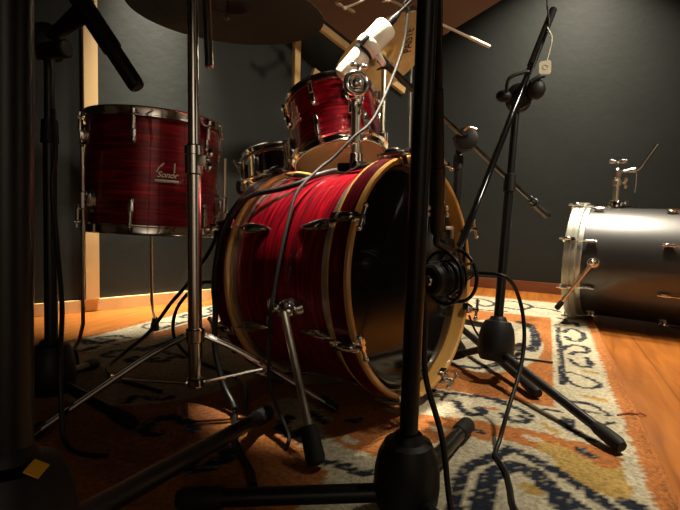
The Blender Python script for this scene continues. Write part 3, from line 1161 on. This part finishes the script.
# ------------------------------------------------------------------ microphone stands
def stand(label, base, top, boss_z, tips, r=.0135, boss_r=.047, split=None, group='black microphone stands', name='microphone_stand', leg_r=.0115, tip_r=.016, clutch_r=.03):
    """tripod stand: base = floor point, top = top of pole, tips = leg end points on the rug"""
    base, top = V(base), V(top)
    p = thing(name, label, 'stand', base, group)
    ax = (top - V((base.x, base.y, boss_z))).normalized()
    bc = V((base.x, base.y, boss_z))
    b = B()
    k = boss_r / .05
    b.lathe([(0, .068 * k), (.020, .068 * k), (.023, .064 * k), (.026, .058 * k), (.035 * k, .054 * k), (.044 * k, .036 * k), (.0485 * k, .012 * k), (.050 * k, -.014 * k), (.048 * k, -.036 * k), (.040 * k, -.052 * k), (0, -.054 * k)], 32, frame(bc, ax, (1, 0, 0)))
    b.out('base_housing', 'black_plastic', p)
    split = split if split is not None else bc.z + (top.z - bc.z) * .55
    sp = bc + ax * ((split - bc.z) / ax.z)
    b = B()
    b.cyl(bc + ax * .05, sp, r, seg=20)
    b.out('lower_tube', 'black_metal', p)
    b = B()
    b.cyl(sp - ax * .035, sp + ax * .02, r * 1.35, r * 1.2, 20, .002)
    b.out('height_clutch', 'black_plastic', p)
    b = B()
    b.cyl(sp, top, r * .78, seg=18)
    b.out('upper_tube', 'black_metal', p)
    for t in tips:
        t = V(t)
        h = V((t.x - bc.x, t.y - bc.y, 0)).normalized()
        a = bc + h * boss_r * .6 - V((0, 0, boss_r * .55))
        d = (t - a).normalized()
        b = B()
        b.cyl(a, t - d * .03, leg_r, seg=16)
        l = b.out('leg', 'black_metal', p)
        b = B()
        b.prof(t - d * .075, t, [(0, 0), (leg_r * 1.1, 0), (leg_r * 1.25, .1), (tip_r, .55), (tip_r * .97, .85), (tip_r * .7, 1), (0, 1)], 18)
        b.out('rubber_tip', 'rubber', l)
    return p, ax


def clutch(p, c, d, n, r=.03):
    """the swivel that grips a boom: c centre on the boom, d boom direction, n swivel axis towards the viewer"""
    c, d, n = V(c), V(d).normalized(), V(n).normalized()
    f = frame(c - n * .012, n, d)
    b = B(f)
    b.lathe([(0, -.034), (r * .7, -.034), (r, -.028), (r, -.004), (r * .86, .003), (r * .86, .012), (r, .016), (r, .030), (r * .75, .036), (0, .036)], 28)
    b.cyl((0, 0, -.034), (0, 0, -.05), r * .3, seg=12)
    b.box((0, 0, -.055), (r * 2.3, r * .55, .014), bev=.005)
    b.cyl((-r * .4, 0, .012), (r * .4, 0, .012), .016, seg=14)
    return b.out('boom_clutch', 'black_plastic', p)


def boom(p, a, b_, r=.0075, m='black_gloss', weight=None):
    a, b_ = V(a), V(b_)
    b = B()
    b.cyl(a, b_, r, seg=14, bev=.001)
    o = b.out('boom_arm', m, p)
    if weight:
        t0, t1, rr = weight
        b = B()
        d = b_ - a
        b.cyl(a + d * t0, a + d * t1, rr, seg=18, bev=.002)
        b.cyl(a + d * (t0 - .03), a + d * t0, rr * .75, seg=14, bev=.001)
        b.out('counterweight', 'black_metal', o)
    return o


# front stand, close to the camera
fs, fx = stand('large black microphone stand nearest the camera in front of the bass drum', (.116, .752, .01), (.1045, .695, 1.14), .082,
               [(.298, 1.081, .029), (-.245, .755, .029), (.285, .44, .029)], r=.0145, boss_r=.052, split=1.0, leg_r=.0145, tip_r=.0185)
CF = V((.1055, .722, 1.135))
KB = V((.2055, 1.066, .452))
dF = (KB - CF).normalized()
clutch(fs, CF, dF, (0, 1, .2), .034)
boom(fs, CF - dF * .12, KB + V((0, 0, .05)), .0085)
# the swivel adapter with its bright screws at the boom's lower end
b = B()
b.cyl(KB - dF * .155, KB + dF * .0, .0165, .0145, 18, .003)
b.cyl(KB - dF * .30, KB - dF * .15, .0115, .0145, 16)
ad = b.out('swivel_adapter', 'black_metal', fs)
for t, w in ((-.060, .018), (-.045, .019)):
    q = KB + dF * t
    for s in (-1, 1):
        b = B()
        b.sph(q + V((s * w, -.004, 0)), .0052, (1, 1, 1.1), None, 10)
        b.out('screw', 'white_chrome', ad)
b = B()
b.box(KB + V((.024, -.004, .012)), (.016, .012, .008), bev=.002)
b.cyl(KB + V((.030, -.004, .012)), KB + V((.030, -.004, -.010)), .004, seg=8)
b.out('locking_lever', 'white_chrome', ad)

# right stand
rs, rx = stand('black boom stand right of the bass drum with a cream card hanging from its boom', (.468, 1.445, .01), (.518, 1.545, .85), .128,
               [(.592, .99, .029), (.372, 1.615, .029), (.668, 1.765, .029)], r=.0135, boss_r=.053, split=.60)
ra, rb_ = V((.292, 1.218, .417)), V((.680, 1.725, 1.182))
dR_ = (rb_ - ra).normalized()
rc = ra + dR_ * (.853 - .417) / dR_.z + V((.0, .0, 0))
rc = V((.5245, 1.547, .853))
clutch(rs, rc, dR_, (-.3, -1, .05), .038)
bo = boom(rs, ra, rb_, .0092, 'black_gloss')
b = B()
qq = ra + dR_ * .70
b.cyl(qq, rb_, .0122, seg=14, bev=.001)
b.out('boom_sleeve', 'black_metal', bo)
b = B()
qk = V((.513, 1.507, .853))
b.tube([qk + V((-.05, -.03, -.005)), qk + V((-.045, -.035, .035)), qk + V((.0, -.03, .055)), qk + V((.012, -.028, .056))], .005, 8, 4)
b.tube([qk + V((.062, -.015, .050)), qk + V((.045, -.02, .045)), qk + V((.02, -.02, .03))], .006, 8, 4)
b.sph(qk + V((.046, .0, .016)), .028, (1, .7, 1.1))
b.sph(qk + V((-.05, -.01, -.01)), .018, (1.3, .8, 1))
b.out('clutch_lever', 'black_plastic', rs)

# rear stand carrying the cream microphone
es, ex = stand('black boom stand behind the bass drum holding the cream microphone over the rack tom', (.440, 1.905, .01), (.436, 1.925, .815), .112,
               [(.537, 1.288, .029), (.25, 1.985, .029), (.67, 2.06, .029)], r=.0150, boss_r=.047, split=.70)
ea, eb = V((.110, 1.479, .921)), V((.966, 2.360, .509))
dE = (eb - ea).normalized()
ec = ea + dE * ((.436 - ea.x) / dE.x)
clutch(es, ec, dE, (-.15, -1, .05), .040)
boom(es, ea, eb, .0098, 'black_gloss', (.87, 1., .0195))
b = B()
b.tube([V(ec) + V((-.02, -.045, .022)), V(ec) + V((-.005, -.05, .034)), V(ec) + V((.022, -.045, .029))], .004, 8, 4)
b.out('clutch_lever', 'white_chrome', es)

# left stand, in the dark
ls, lx = stand('dark boom stand at far left behind the thick speaker pole', (-.662, 1.135, .01), (-.685, 1.185, .86), .104,
               [(-.42, 1.02, .029), (-.80, .93, .029), (-.70, 1.42, .029)], r=.0145, boss_r=.052, split=.66)
LC = V((-.685, 1.175, .856))
LA = V((-.545, 1.105, .912))
dL_ = (LA - LC).normalized()
clutch(ls, LC, dL_, (.3, -1, .1), .036)
b = B()
b.prof(LC - dL_ * .05, LA - dL_ * .022, [(0, 0), (.010, 0), (.012, .2), (.017, .6), (.022, .95), (.018, 1), (0, 1)], 16)
b.out('boom_arm', 'black_metal', ls)
b = B()
b.cyl(LC + V((.01, -.03, -.03)), LC + V((.075, -.05, -.03)), .017, .02, 14, .003)
b.out('clutch_knob', 'black_plastic', ls)
pm0, pm1 = V((-.590, 1.09, .955)), V((-.437, 1.078, .736))
dd = (pm1 - pm0).normalized()
PM = thing('stick_microphone', 'black stick microphone slanting down above the large floor tom', 'microphone', pm0)
b = B()
b.prof(pm0 - dd * .10, pm0 + dd * .17, [(0, 0), (.009, 0), (.0185, .05), (.0205, .1), (.0205, 1), (0, 1)], 20)
b.out('body', 'black_metal', PM)
b = B()
b.prof(pm0 + dd * .165, pm1, [(0, 0), (.0175, 0), (.0175, .88), (.016, .97), (.013, 1), (0, 1)], 20)
b.out('capsule_head', 'black_plastic', PM)
b = B()
b.torus(pm0 + dd * .025, dd, .0225, .004, 24, 8)
b.cyl(LA, pm0 + dd * .025 - V((.018, 0, .0)), .010, seg=12)
b.out('clip', 'black_plastic', PM)

# thick speaker pole right beside the camera
sp, sx = stand('thick black pole stand closest to the camera at the left edge with a yellow sticker', (-.293, .432, .0), (-.322, .52, 1.5), .19,
               [(-.152, 1.105, .030), (-.86, .40, .029), (-.22, -.22, .029)], r=.0195, boss_r=.058, split=1.2, name='speaker_stand', group=None, leg_r=.0145, tip_r=.019)
b = B()
fs_ = frame((-.2595, .4195, .2575), (.40, -.16, .9), (1, 0, 0))
b.box((0, 0, 0), (.014, .017, .002), fs_, bev=.0006)
b.out('sticker', 'yellow', sp, label='yellow sticker on the base housing', smooth=False)

# ------------------------------------------------------------------ cymbals and their stands
def cymbal(p, c, n, R, m, x=(1, 0, 0), bell=.055, name='cymbal'):
    f = frame(c, n, x)
    pr = []
    N = 30
    for i in range(N + 1):
        t = i / N
        r = .006 + (R - .006) * t
        z = .022 * R / .25 * (1 - t ** 1.7)
        if r < bell:
            z += .020 * math.sqrt(max(0, 1 - (r / bell) ** 2))
        z += .00035 * math.sin(r * 900)
        pr.append((r, z))
    th = .0012
    b = B()
    b.lathe(pr + [(r, z - th) for r, z in reversed(pr)], 96, closed=True)
    return b.out(name, m, p, f), f


# dark cymbal on the chrome stand at the left
cs = V((-.312, 1.098, .01))
CS = thing('cymbal_stand', 'bright chrome tripod cymbal stand in front of the large floor tom', 'stand', cs)
ax = V((-.028, .045, 1)).normalized()
b = B()
P0 = V((-.3145, 1.092, .090))
PTOP = P0 + ax * 1.04
PMID = P0 + ax * .523
b.cyl(P0, PMID, .0155, seg=24, bev=.002)
b.out('lower_tube', 'chrome', CS)
b = B()
b.cyl(PMID, PTOP, .0125, seg=22)
b.out('upper_tube', 'chrome', CS)
b = B()
b.cyl(PMID - ax * .052, PMID + ax * .012, .0195, seg=22, bev=.003)
b.cyl(PMID - ax * .010, PMID + ax * .014, .021, seg=22, bev=.003)
wing(b, PMID + V((.030, -.006, -.018)), (1, -.2, 0), (0, .2, 1))
b.box(PMID + V((.018, -.008, -.02)), (.024, .016, .024), bev=.003)
b.out('height_clamp', 'chrome', CS)
b = B()
q = P0 + ax * .115
b.cyl(q - ax * .016, q + ax * .016, .021, seg=22, bev=.003)
b.out('leg_collar', 'chrome', CS)
b = B()
b.cyl(P0, P0 + ax * .02, .019, seg=22, bev=.003)
b.out('end_cap', 'chrome', CS)
folded_leg(CS, (q.x, q.y, 0), (-.610, .955, .010), q.z, .098)
folded_leg(CS, (q.x, q.y, 0), (.000, 1.165, .010), q.z, .098)
folded_leg(CS, (q.x, q.y, 0), (-.40, 1.40, .010), q.z, .098)
# boom tilter above the picture, the rod's lower end hanging beside the pole
b = B()
b.sph(PTOP, .022)
b.cyl(PTOP - V((0, .03, 0)), PTOP + V((.0, .03, 0)), .017, seg=18, bev=.002)
wing(b, PTOP + V((-.03, 0, 0)), (-1, 0, 0), (0, 0, 1))
b.out('tilter', 'chrome', CS)
b = B()
r0 = V((-.289, 1.085, .785))
r1 = PTOP + V((.026, -.012, .02))
b.cyl(r0, r1 + (r1 - r0).normalized() * .05, .0095, seg=18, bev=.0015)
b.out('boom_rod', 'chrome', CS)
CC = V((-.350, 1.505, 1.052))
cn = V((.03, -.02, 1)).normalized()
b = B()
b.tube([r1 + (r1 - r0).normalized() * .04, PTOP + V((.01, .06, .10)), CC + V((0, -.02, .12)), CC + cn * .05], .007, 10, 5)
b.cyl(CC - cn * .012, CC + cn * .075, .004, seg=8)
b.cyl(CC + cn * .045, CC + cn * .060, .013, seg=14, bev=.002)
b.cyl(CC - cn * .016, CC - cn * .006, .010, seg=14, bev=.002)
b.out('cymbal_arm', 'chrome', CS)
b = B()
b.cyl(CC + cn * .042, CC + cn * .062, .016, seg=18, bev=.003)
b.out('felt', mat('grey_felt', (.12, .12, .12), .95), CS)
DC, _ = cymbal(None, CC, cn, .280, 'dark_bronze')
tag(DC, 'dark cymbal seen from below at the top of the picture above the chrome stand', 'cymbal')

# gold cymbal on a pale stand behind the rack tom
RCp = V((.153, 2.163, 1.141))
rn = V((-.60, .40, 1.0)).normalized()
RC, rcf = cymbal(None, RCp, rn, .232, 'bronze', bell=.06, name='cymbal')
tag(RC, 'gold bronze cymbal with black lettering behind the cream microphone', 'cymbal')


def cym_z(r, R, bell):
    t = max(0, min(1, (r - .006) / (R - .006)))
    z = .022 * R / .25 * (1 - t ** 1.7)
    if r < bell:
        z += .020 * math.sqrt(max(0, 1 - (r / bell) ** 2))
    return z


def conform(o, f, R, bell, off):
    """lay a flat mesh on the underside of a cymbal whose frame is f"""
    mw = WM[o.name]
    A = (f.inverted() @ mw)
    Ai = A.inverted()
    for v in o.data.vertices:
        q = A @ v.co
        q.z = cym_z(math.hypot(q.x, q.y), R, bell) - .0012 - off
        v.co = Ai @ q


ta, tb, tc_ = V((.2703, 2.2654, 1.1704)), V((.2583, 2.0766, 1.2387)), V((.264, 2.1666, 1.2062))
tf = frame(tc_, -rn, tb - ta)
tx = bend_text('PAISTE', .052, tf, 0, 0, 0, 'ink', RC, 'cymbal_lettering', .15, ext=.0002)
conform(tx, rcf, .232, .06, .0006)

GSb = V((.168, 2.150, .0))
GS_ = thing('cymbal_stand', 'pale steel cymbal stand behind the rack tom carrying the gold cymbal', 'stand', GSb)
b = B()
PT2 = RCp + V((.006, -.004, .0))
b.cyl((GSb.x, GSb.y, .08), (PT2 + V((.003, -.002, -.30))), .0155, seg=20)
b.out('lower_tube', 'white_chrome', GS_)
b = B()
b.cyl((PT2 + V((.003, -.002, -.32))), PT2 - V((0, 0, .045)), .0125, seg=18)
b.out('upper_tube', 'white_chrome', GS_)
b = B()
q = V((.172, 2.148, .80))
b.cyl(q - V((0, 0, .02)), q + V((0, 0, .03)), .021, seg=20, bev=.003)
wing(b, q + V((-.035, -.012, 0)), (-1, -.3, 0), (0, .2, 1), .008, .034)
b.box(q + V((-.022, -.006, 0)), (.03, .02, .029), bev=.003)
b.out('height_clamp', 'chrome', GS_)
b = B()
q = PT2 - V((0, 0, .04))
b.cyl(q - V((0, 0, .012)), q + V((0, 0, .014)), .016, seg=16, bev=.002)
b.cyl(RCp - rn * .045, RCp + rn * .065, .004, seg=8)
b.cyl(RCp - rn * .030, RCp - rn * .012 + rn * .025, .010, seg=14)
b.sph(RCp + rn * .058, .009)
wing(b, q + V((.022, -.012, -.004)), (1, -.6, 0), (0, .3, 1))
b.out('tilter', 'chrome', GS_)
b = B()
b.cyl(RCp + rn * .002, RCp + rn * .024, .020, seg=18, bev=.004)
b.out('felt', mat('tan_felt', (.42, .27, .10), .95), GS_)
for k in range(3):
    a = math.radians(350 + 120 * k)
    folded_leg(GS_, GSb, GSb + V((math.cos(a), math.sin(a), 0)) * .25 + V((0, 0, .010)), .22, .09)

# boom stand whose thin rod crosses behind the front stand
TS = V((.335, 2.44, .0))
T2 = thing('cymbal_stand', 'thin chrome boom stand behind the bass drum with its rod pointing right', 'stand', TS)
bt = V((.297, 2.42, 1.439)) + V((.004, .012, -.005))
b = B()
b.cyl((TS.x, TS.y, .08), (bt.x + .02, bt.y + .04, .72), .0125, seg=18)
b.out('lower_tube', 'chrome', T2)
b = B()
b.cyl((bt.x + .0205, bt.y + .041, .70), bt, .0095, seg=16)
b.out('upper_tube', 'chrome', T2)
b = B()
b.cyl((bt.x + .0205, bt.y + .041, .685), (bt.x + .0205, bt.y + .041, .735), .018, seg=18, bev=.003)
b.out('height_clamp', 'chrome', T2)
for k in range(3):
    a = math.radians(40 + 120 * k)
    folded_leg(T2, TS, TS + V((math.cos(a), math.sin(a), 0)) * .205 + V((0, 0, .010)), .22, .09)
b0, b1 = V((.666, 2.406, 1.279)), V((-.04, 2.433, 1.583))
b = B()
b.cyl(b0 + (b1 - b0) * .13, b1, .0068, seg=14)
b.cyl(b0, b0 + (b1 - b0) * .14, .0080, seg=14, bev=.001)
b.out('boom_rod', 'white_chrome', T2)
b = B()
q = b0 + (b1 - b0) * ((bt.x - b0.x) / (b1.x - b0.x))
b.sph(q, .020)
b.cyl(q - V((0, .03, 0)), q + V((0, .035, 0)), .014, seg=16, bev=.002)
b.out('tilter', 'chrome', T2)
b = B()
e = b0 + (b1 - b0) * .78
k1 = V((-.015, 2.389, 1.426))
b.cyl(e, e + V((.0, 0, .035)), .012, seg=14, bev=.002)
b.sph(e, .016)
b.tube([e, (e + k1) / 2 + V((.02, -.005, 0)), k1], .007, 10, 4)
wing(b, k1, (.2, -1, -.1), (1, 0, -.35), .010, .055)
wing(b, e + V((.07, -.025, -.045)), (.2, -1, -.2), (1, 0, .3), .008, .04)
b.cyl(e + V((.07, .0, -.032)), e + V((.07, -.02, -.045)), .005, seg=10)
b.out('wing_screw', 'white_chrome', T2)

# ------------------------------------------------------------------ cream microphone
ma, mb_ = V((-.004, 1.437, .878)), V((.112, 1.449, 1.014))
dm = (mb_ - ma).normalized()
Lm = (mb_ - ma).length
CM = thing('condenser_microphone', 'cream condenser microphone aimed down at the red rack tom', 'microphone', ma)
b = B()
b.prof(ma + dm * Lm * .45, mb_, [(0, 0), (.028, 0), (.032, .03), (.0335, .08), (.0335, .90), (.030, .97), (.022, 1), (0, 1)], 32)
b.out('body', 'cream_paint', CM)
b = B()
b.prof(ma - dm * .015, ma + dm * Lm * .46, [(0, 0), (.018, 0), (.024, .04), (.0265, .2), (.0285, .95), (.027, 1), (0, 1)], 32)
b.out('grille', 'cream_mesh', CM)
b = B()
b.prof(ma + dm * Lm * .40, ma + dm * Lm * .445, [(0, 0), (.0305, 0), (.0305, 1), (0, 1)], 30)
b.out('ring', 'black_metal', CM)
b = B()
cl = ma + dm * Lm * .56
b.prof(cl - dm * .012, cl + dm * .012, [(0, 0), (.0355, 0), (.0375, .2), (.0375, .8), (.0355, 1), (0, 1)], 30)
b.tube([cl + V((.025, -.012, -.022)), cl + V((.042, .0, -.045)), V((.098, 1.472, .928))], .009, 12, 4)
b.out('clip', 'cream_paint', CM)
b = B()
k = cl + V((-.012, -.034, .006))
b.box((0, 0, 0), (.012, .014, .029), frame(k, dm, (1, 0, 0)), bev=.003)
b.out('switch', 'black_plastic', CM)
b = B()
q = V((.108, 1.478, .922))
b.cyl(q - dE * .020, q + dE * .02, .0125, seg=14, bev=.002)
wing(b, q + V((-.004, -.016, -.018)), (0, -1, -.2), (1, 0, .5), .006, .022)
b.out('swivel', 'black_plastic', CM)
b = B()
b.prof(mb_ - dm * .004, mb_ + dm * .05, [(0, 0), (.0105, 0), (.0105, .55), (.008, .7), (.0055, 1), (0, 1)], 14)
b.out('plug', 'black_metal', CM)

# ------------------------------------------------------------------ kick drum microphone in its shock mount
k0, k1 = V((.199, 1.100, .346)), V((.284, 1.155, .354))
dk = (k1 - k0).normalized()
KM = thing('bass_drum_microphone', 'black microphone in a ring mount pointing at the black bass drum head', 'microphone', k0)
b = B()
b.prof(k0, k1, [(0, 0), (.029, 0), (.035, .05), (.037, .15), (.037, .42), (.032, .46), (.034, .5), (.033, .72), (.024, .78), (.021, .95), (.016, 1), (0, 1)], 30)
b.out('body', 'black_plastic', KM)
b = B()
b.prof(k0 - dk * .006, k0 + dk * .004, [(0, 0), (.010, .0), (.0125, .3), (.0125, 1), (0, 1)], 24)
b.out('front_cap', 'chrome', KM)
b = B()
for t in (.18, .24, .30, .36):
    b.torus(k0 + dk * (k1 - k0).length * t, dk, .0373, .0015, 36, 6)
b.out('grille_ring', 'black_metal', KM)
b = B()
b.prof(k1 - dk * .012, k1 + dk * .055, [(0, 0), (.0105, 0), (.0105, .6), (.0085, .72), (.006, 1), (0, 1)], 16)
b.out('plug', 'black_metal', KM)

SMc = k0 + dk * .062
SM = thing('shock_mount', 'black double ring shock mount with elastic bands around the bass drum microphone', 'mount', SMc)
for t, nm in ((-.020, 0), (.024, 1)):
    b = B()
    b.torus(SMc + dk * t, dk, .060, .0042, 48, 10)
    b.out('ring', 'black_metal', SM)
    b = B()
    b.torus(SMc + dk * t * .6, dk, .0385, .0032, 40, 10)
    b.out('inner_ring', 'black_metal', SM)
sx_ = dk.cross(V((0, 0, 1))).normalized()
sy_ = sx_.cross(dk).normalized()
for i in range(8):
    a = 2 * PI * i / 8 + .2
    d0 = sx_ * math.cos(a) + sy_ * math.sin(a)
    a2 = a + .35 * (1 if i % 2 else -1)
    d1 = sx_ * math.cos(a2) + sy_ * math.sin(a2)
    b = B()
    t = -.020 if i % 2 else .024
    b.cyl(SMc + dk * t + d0 * .060, SMc + dk * t * .6 + d1 * .039, .0017, seg=6)
    b.out('elastic_band', 'cable', SM)
for i in range(3):
    a = 2 * PI * i / 3 + .6
    d0 = sx_ * math.cos(a) + sy_ * math.sin(a)
    b = B()
    b.cyl(SMc - dk * .020 + d0 * .061, SMc + dk * .024 + d0 * .061, .0034, seg=8)
    b.out('tie_bar', 'black_metal', SM)
b = B()
tp = SMc + V((0, 0, .060))
b.cyl(tp - dk * .022, tp + dk * .026, .005, seg=8)
b.tube([tp, KB + dF * .012 + V((0, 0, -.012)), KB - V((0, 0, .002))], .0075, 10, 3)
b.out('bridge', 'black_metal', SM)
b = B()
tr = [tp + dk * .024 + V((0, 0, -.002)), ra + dR_ * .02 + V((.004, -.006, -.005)), ra + V((.012, .0, -.055))]
for i in range(3):
    b.cyl(tr[i], tr[(i + 1) % 3], .0038, seg=8)
b.out('bracket', 'black_metal', SM)

# ------------------------------------------------------------------ cables
def cable(pts, r, label, m='cable', name='cable', n=8, base=None):
    b = B()
    b.tube(pts, r, 10, n)
    P = [V(p) for p in pts]
    base = base or min(P, key=lambda q: q.z)
    return single(b, name, m, label, 'cable', base)


ZF = .0155
cable([mb_ + dm * .048, mb_ + dm * .09 + V((.006, 0, .004)), (.158, 1.462, 1.080), (.166, 1.452, 1.045), (.150, 1.42, .93), (.080, 1.315, .742), (.026, 1.285, .680), (-.025, 1.276, .625), (-.058, 1.258, .596), (-.106, 1.203, .536),
       (-.121, 1.160, .470), (-.132, 1.124, .399), (-.142, 1.092, .315), (-.148, 1.078, .26), (-.150, 1.082, .17), (-.146, 1.082, .10), (-.116, 1.05, .045), (-.095, 1.02, ZF), (-.095, .96, ZF)], .0042,
      'thin grey cable draped over the middle of the red bass drum', 'grey_cable')
cable([bpt(math.radians(p_), r_, s_) for p_, r_, s_ in ((-75, .33, -.215), (-50, .30, -.22), (-25, .283, -.225), (0, .2825, -.23), (20, .2825, -.235), (31, .2835, -.26), (37, .288, -.300), (44, .304, -.355), (52, .320, -.368), (66, .322, -.382), (80, .310, -.398), (92, .308, -.408), (103, .309, -.415))] +
      [(-.300, 1.205, .15), (-.270, 1.17, .07), (-.232, 1.12, .03), (-.212, 1.02, ZF + .002), (-.185, .94, ZF + .002), (-.15, .87, ZF + .002), (-.135, .82, ZF + .002)], .0072,
      'thick black cable following the rear hoop of the red bass drum to the rug')
cable([(-.335, 1.36, .44), (-.345, 1.35, .39), (-.44, 1.47, .275), (-.52, 1.53, .19), (-.60, 1.57, .09), (-.665, 1.54, .03), (-.675, 1.45, ZF), (-.63, 1.36, ZF), (-.56, 1.31, ZF), (-.50, 1.28, ZF), (-.45, 1.25, ZF)], .0058,
      'black cable looping from under the large floor tom to the rug')
cable([(-.30, 1.37, .26), (-.38, 1.40, .28), (-.47, 1.45, .20), (-.50, 1.50, .10), (-.46, 1.52, .03), (-.38, 1.47, ZF), (-.30, 1.40, ZF), (-.235, 1.27, .03), (-.21, 1.15, ZF), (-.19, 1.09, ZF), (-.20, 1.06, ZF)], .0052,
      'black cable arching between the chrome stand and the bass drum')
cable([k1 + dk * .052, (.386, 1.150, .352), (.430, 1.180, .300), (.444, 1.170, .223), (.424, 1.125, .150), (.372, 1.045, .075), (.345, 1.005, .030), (.325, .965, ZF), (.325, .91, ZF), (.315, .85, ZF), (.300, .78, ZF), (.31, .70, ZF)], .0046,
      'black cable dropping from the bass drum microphone onto the rug at right')
cable([(.128, .775, .40), (.136, .772, .33), (.140, .765, .24), (.166, .742, .15), (.178, .72, .06), (.19, .68, ZF), (.23, .62, ZF)], .0048,
      'black cable hanging down along the nearest stand pole')
cable([(-.66, 1.155, .70), (-.645, 1.135, .60), (-.65, 1.128, .53), (-.625, 1.10, .40), (-.588, 1.05, .27), (-.565, 1.0, .18), (-.545, .965, .09), (-.525, .94, .03), (-.49, .92, ZF), (-.43, .91, ZF)], .0052,
      'black cable hanging from the dark stand at far left')
cable([(.66, 1.69, 1.34), (.645, 1.688, 1.26), (.640, 1.674, 1.18), (.646, 1.666, 1.12), (.632, 1.642, 1.08), (.60, 1.601, 1.02), (.55, 1.533, .92)], .0030,
      'thin grey wire running along the top of the right boom', 'grey_cable', base=V((.55, 1.55, .92)))
cable([(.425, 1.60, .17), (.45, 1.61, .12), (.49, 1.615, .07), (.54, 1.63, .03), (.59, 1.66, ZF), (.64, 1.66, ZF), (.72, 1.63, ZF)], .0035,
      'thin black cable on the rug beside the right stand base')

# card tag tied to the right boom
TGb = V((.614, 1.590, .956))
TG = thing('card_tag', 'cream card tag hanging on a thread from the right boom', 'tag', TGb)
b = B()
ft_ = frame(TGb, (-.25, -1, 0), (1, 0, .05))
b.prism([(-.014, -.020), (.012, -.022), (.017, -.016), (.017, .016), (.012, .021), (-.014, .018), (-.018, .012), (-.018, -.014)], .003, ft_)
b.out('card', 'paper', TG, smooth=False)
b = B()
b.torus(ft_ @ V((0, 0, .0032)), (-.25, -1, 0), .007, .0008, 20, 6)
b.out('ring_mark', mat('faint_grey_print', (.4, .38, .28), .7), TG)
b = B()
b.tube([ft_ @ V((.004, .019, .0015)), ft_ @ V((.012, .05, .001)), ft_ @ V((.018, .088, 0)), ra + dR_ * ((1.094 - ra.z) / dR_.z) + V((.003, -.009, .006))], .0022, 8, 4)
b.out('thread', 'paper', TG)


# ------------------------------------------------------------------ lamps of the room, added fill lights, camera
def lamp(name, loc, target, power, size, col, spread=180, shape='DISK'):
    l = bpy.data.lights.new(name, 'AREA')
    l.shape = shape
    l.size = size
    l.energy = power
    l.color = col
    l.spread = math.radians(spread)
    o = bpy.data.objects.new(name, l)
    COL.objects.link(o)
    o.location = loc
    o.rotation_euler = (V(target) - V(loc)).to_track_quat('-Z', 'Y').to_euler()
    return o


WARM = (1., .88, .69)
lamp('key_lamp', (1.0, 2.25, 2.25), (1.0, 1.95, .1), 14, .14, WARM, 82)
lamp('wall_lamp', (1.25, 2.75, 2.40), (1.15, 3.0, .3), 36, .14, WARM, 98)
lamp('front_lamp', (1.35, 1.15, 2.42), (1.14, 1.10, .1), 11.5, .14, WARM, 54)
lamp('side_lamp', (1.75, .65, 2.05), (.35, 2.2, .95), 6.5, .16, WARM, 56)
lamp('rear_lamp', (.10, 1.46, 2.42), (.02, 1.37, .66), 5.6, .10, WARM, 18)
lamp('left_lamp', (-.74, 2.34, 2.42), (-.92, 2.42, .1), 12, .12, WARM, 32)
lamp('added_back_fill', (.6, -1.1, 2.40), (.6, -2.3, 1.1), 34, .3, (1., .94, .84), 110)  # added fill: lights the unseen back wall for the chrome to reflect
lamp('added_corner_fill', (3.2, .2, 2.40), (4.2, .0, 1.0), 17, .3, (1., .94, .84), 100)  # second added fill, turned on the unseen side wall

w = bpy.data.worlds.new('room_ambience')
S.world = w
w.use_nodes = True
w.node_tree.nodes['Background'].inputs['Color'].default_value = (.75, .85, 1., 1)
w.node_tree.nodes['Background'].inputs['Strength'].default_value = .02

cam = bpy.data.cameras.new('camera')
cam.sensor_fit = 'HORIZONTAL'
cam.sensor_width = 36
cam.lens = 500 / 680 * 36
cam.clip_start = .02
co = bpy.data.objects.new('camera', cam)
COL.objects.link(co)
pt, rl = math.radians(4.9), math.radians(1.9)
Fv = V((0, math.cos(pt), -math.sin(pt)))
U0 = V((0, math.sin(pt), math.cos(pt)))
R0 = V((1, 0, 0))
Rv = R0 * math.cos(rl) + U0 * math.sin(rl)
Uv = U0 * math.cos(rl) - R0 * math.sin(rl)
mw = Matrix((Rv, Uv, -Fv)).transposed().to_4x4()
mw.translation = V((0, 0, .49))
co.matrix_world = mw
S.camera = co
S.view_settings.view_transform = 'Standard'
S.view_settings.look = 'None'
S.view_settings.exposure = 0
S.view_settings.gamma = 1
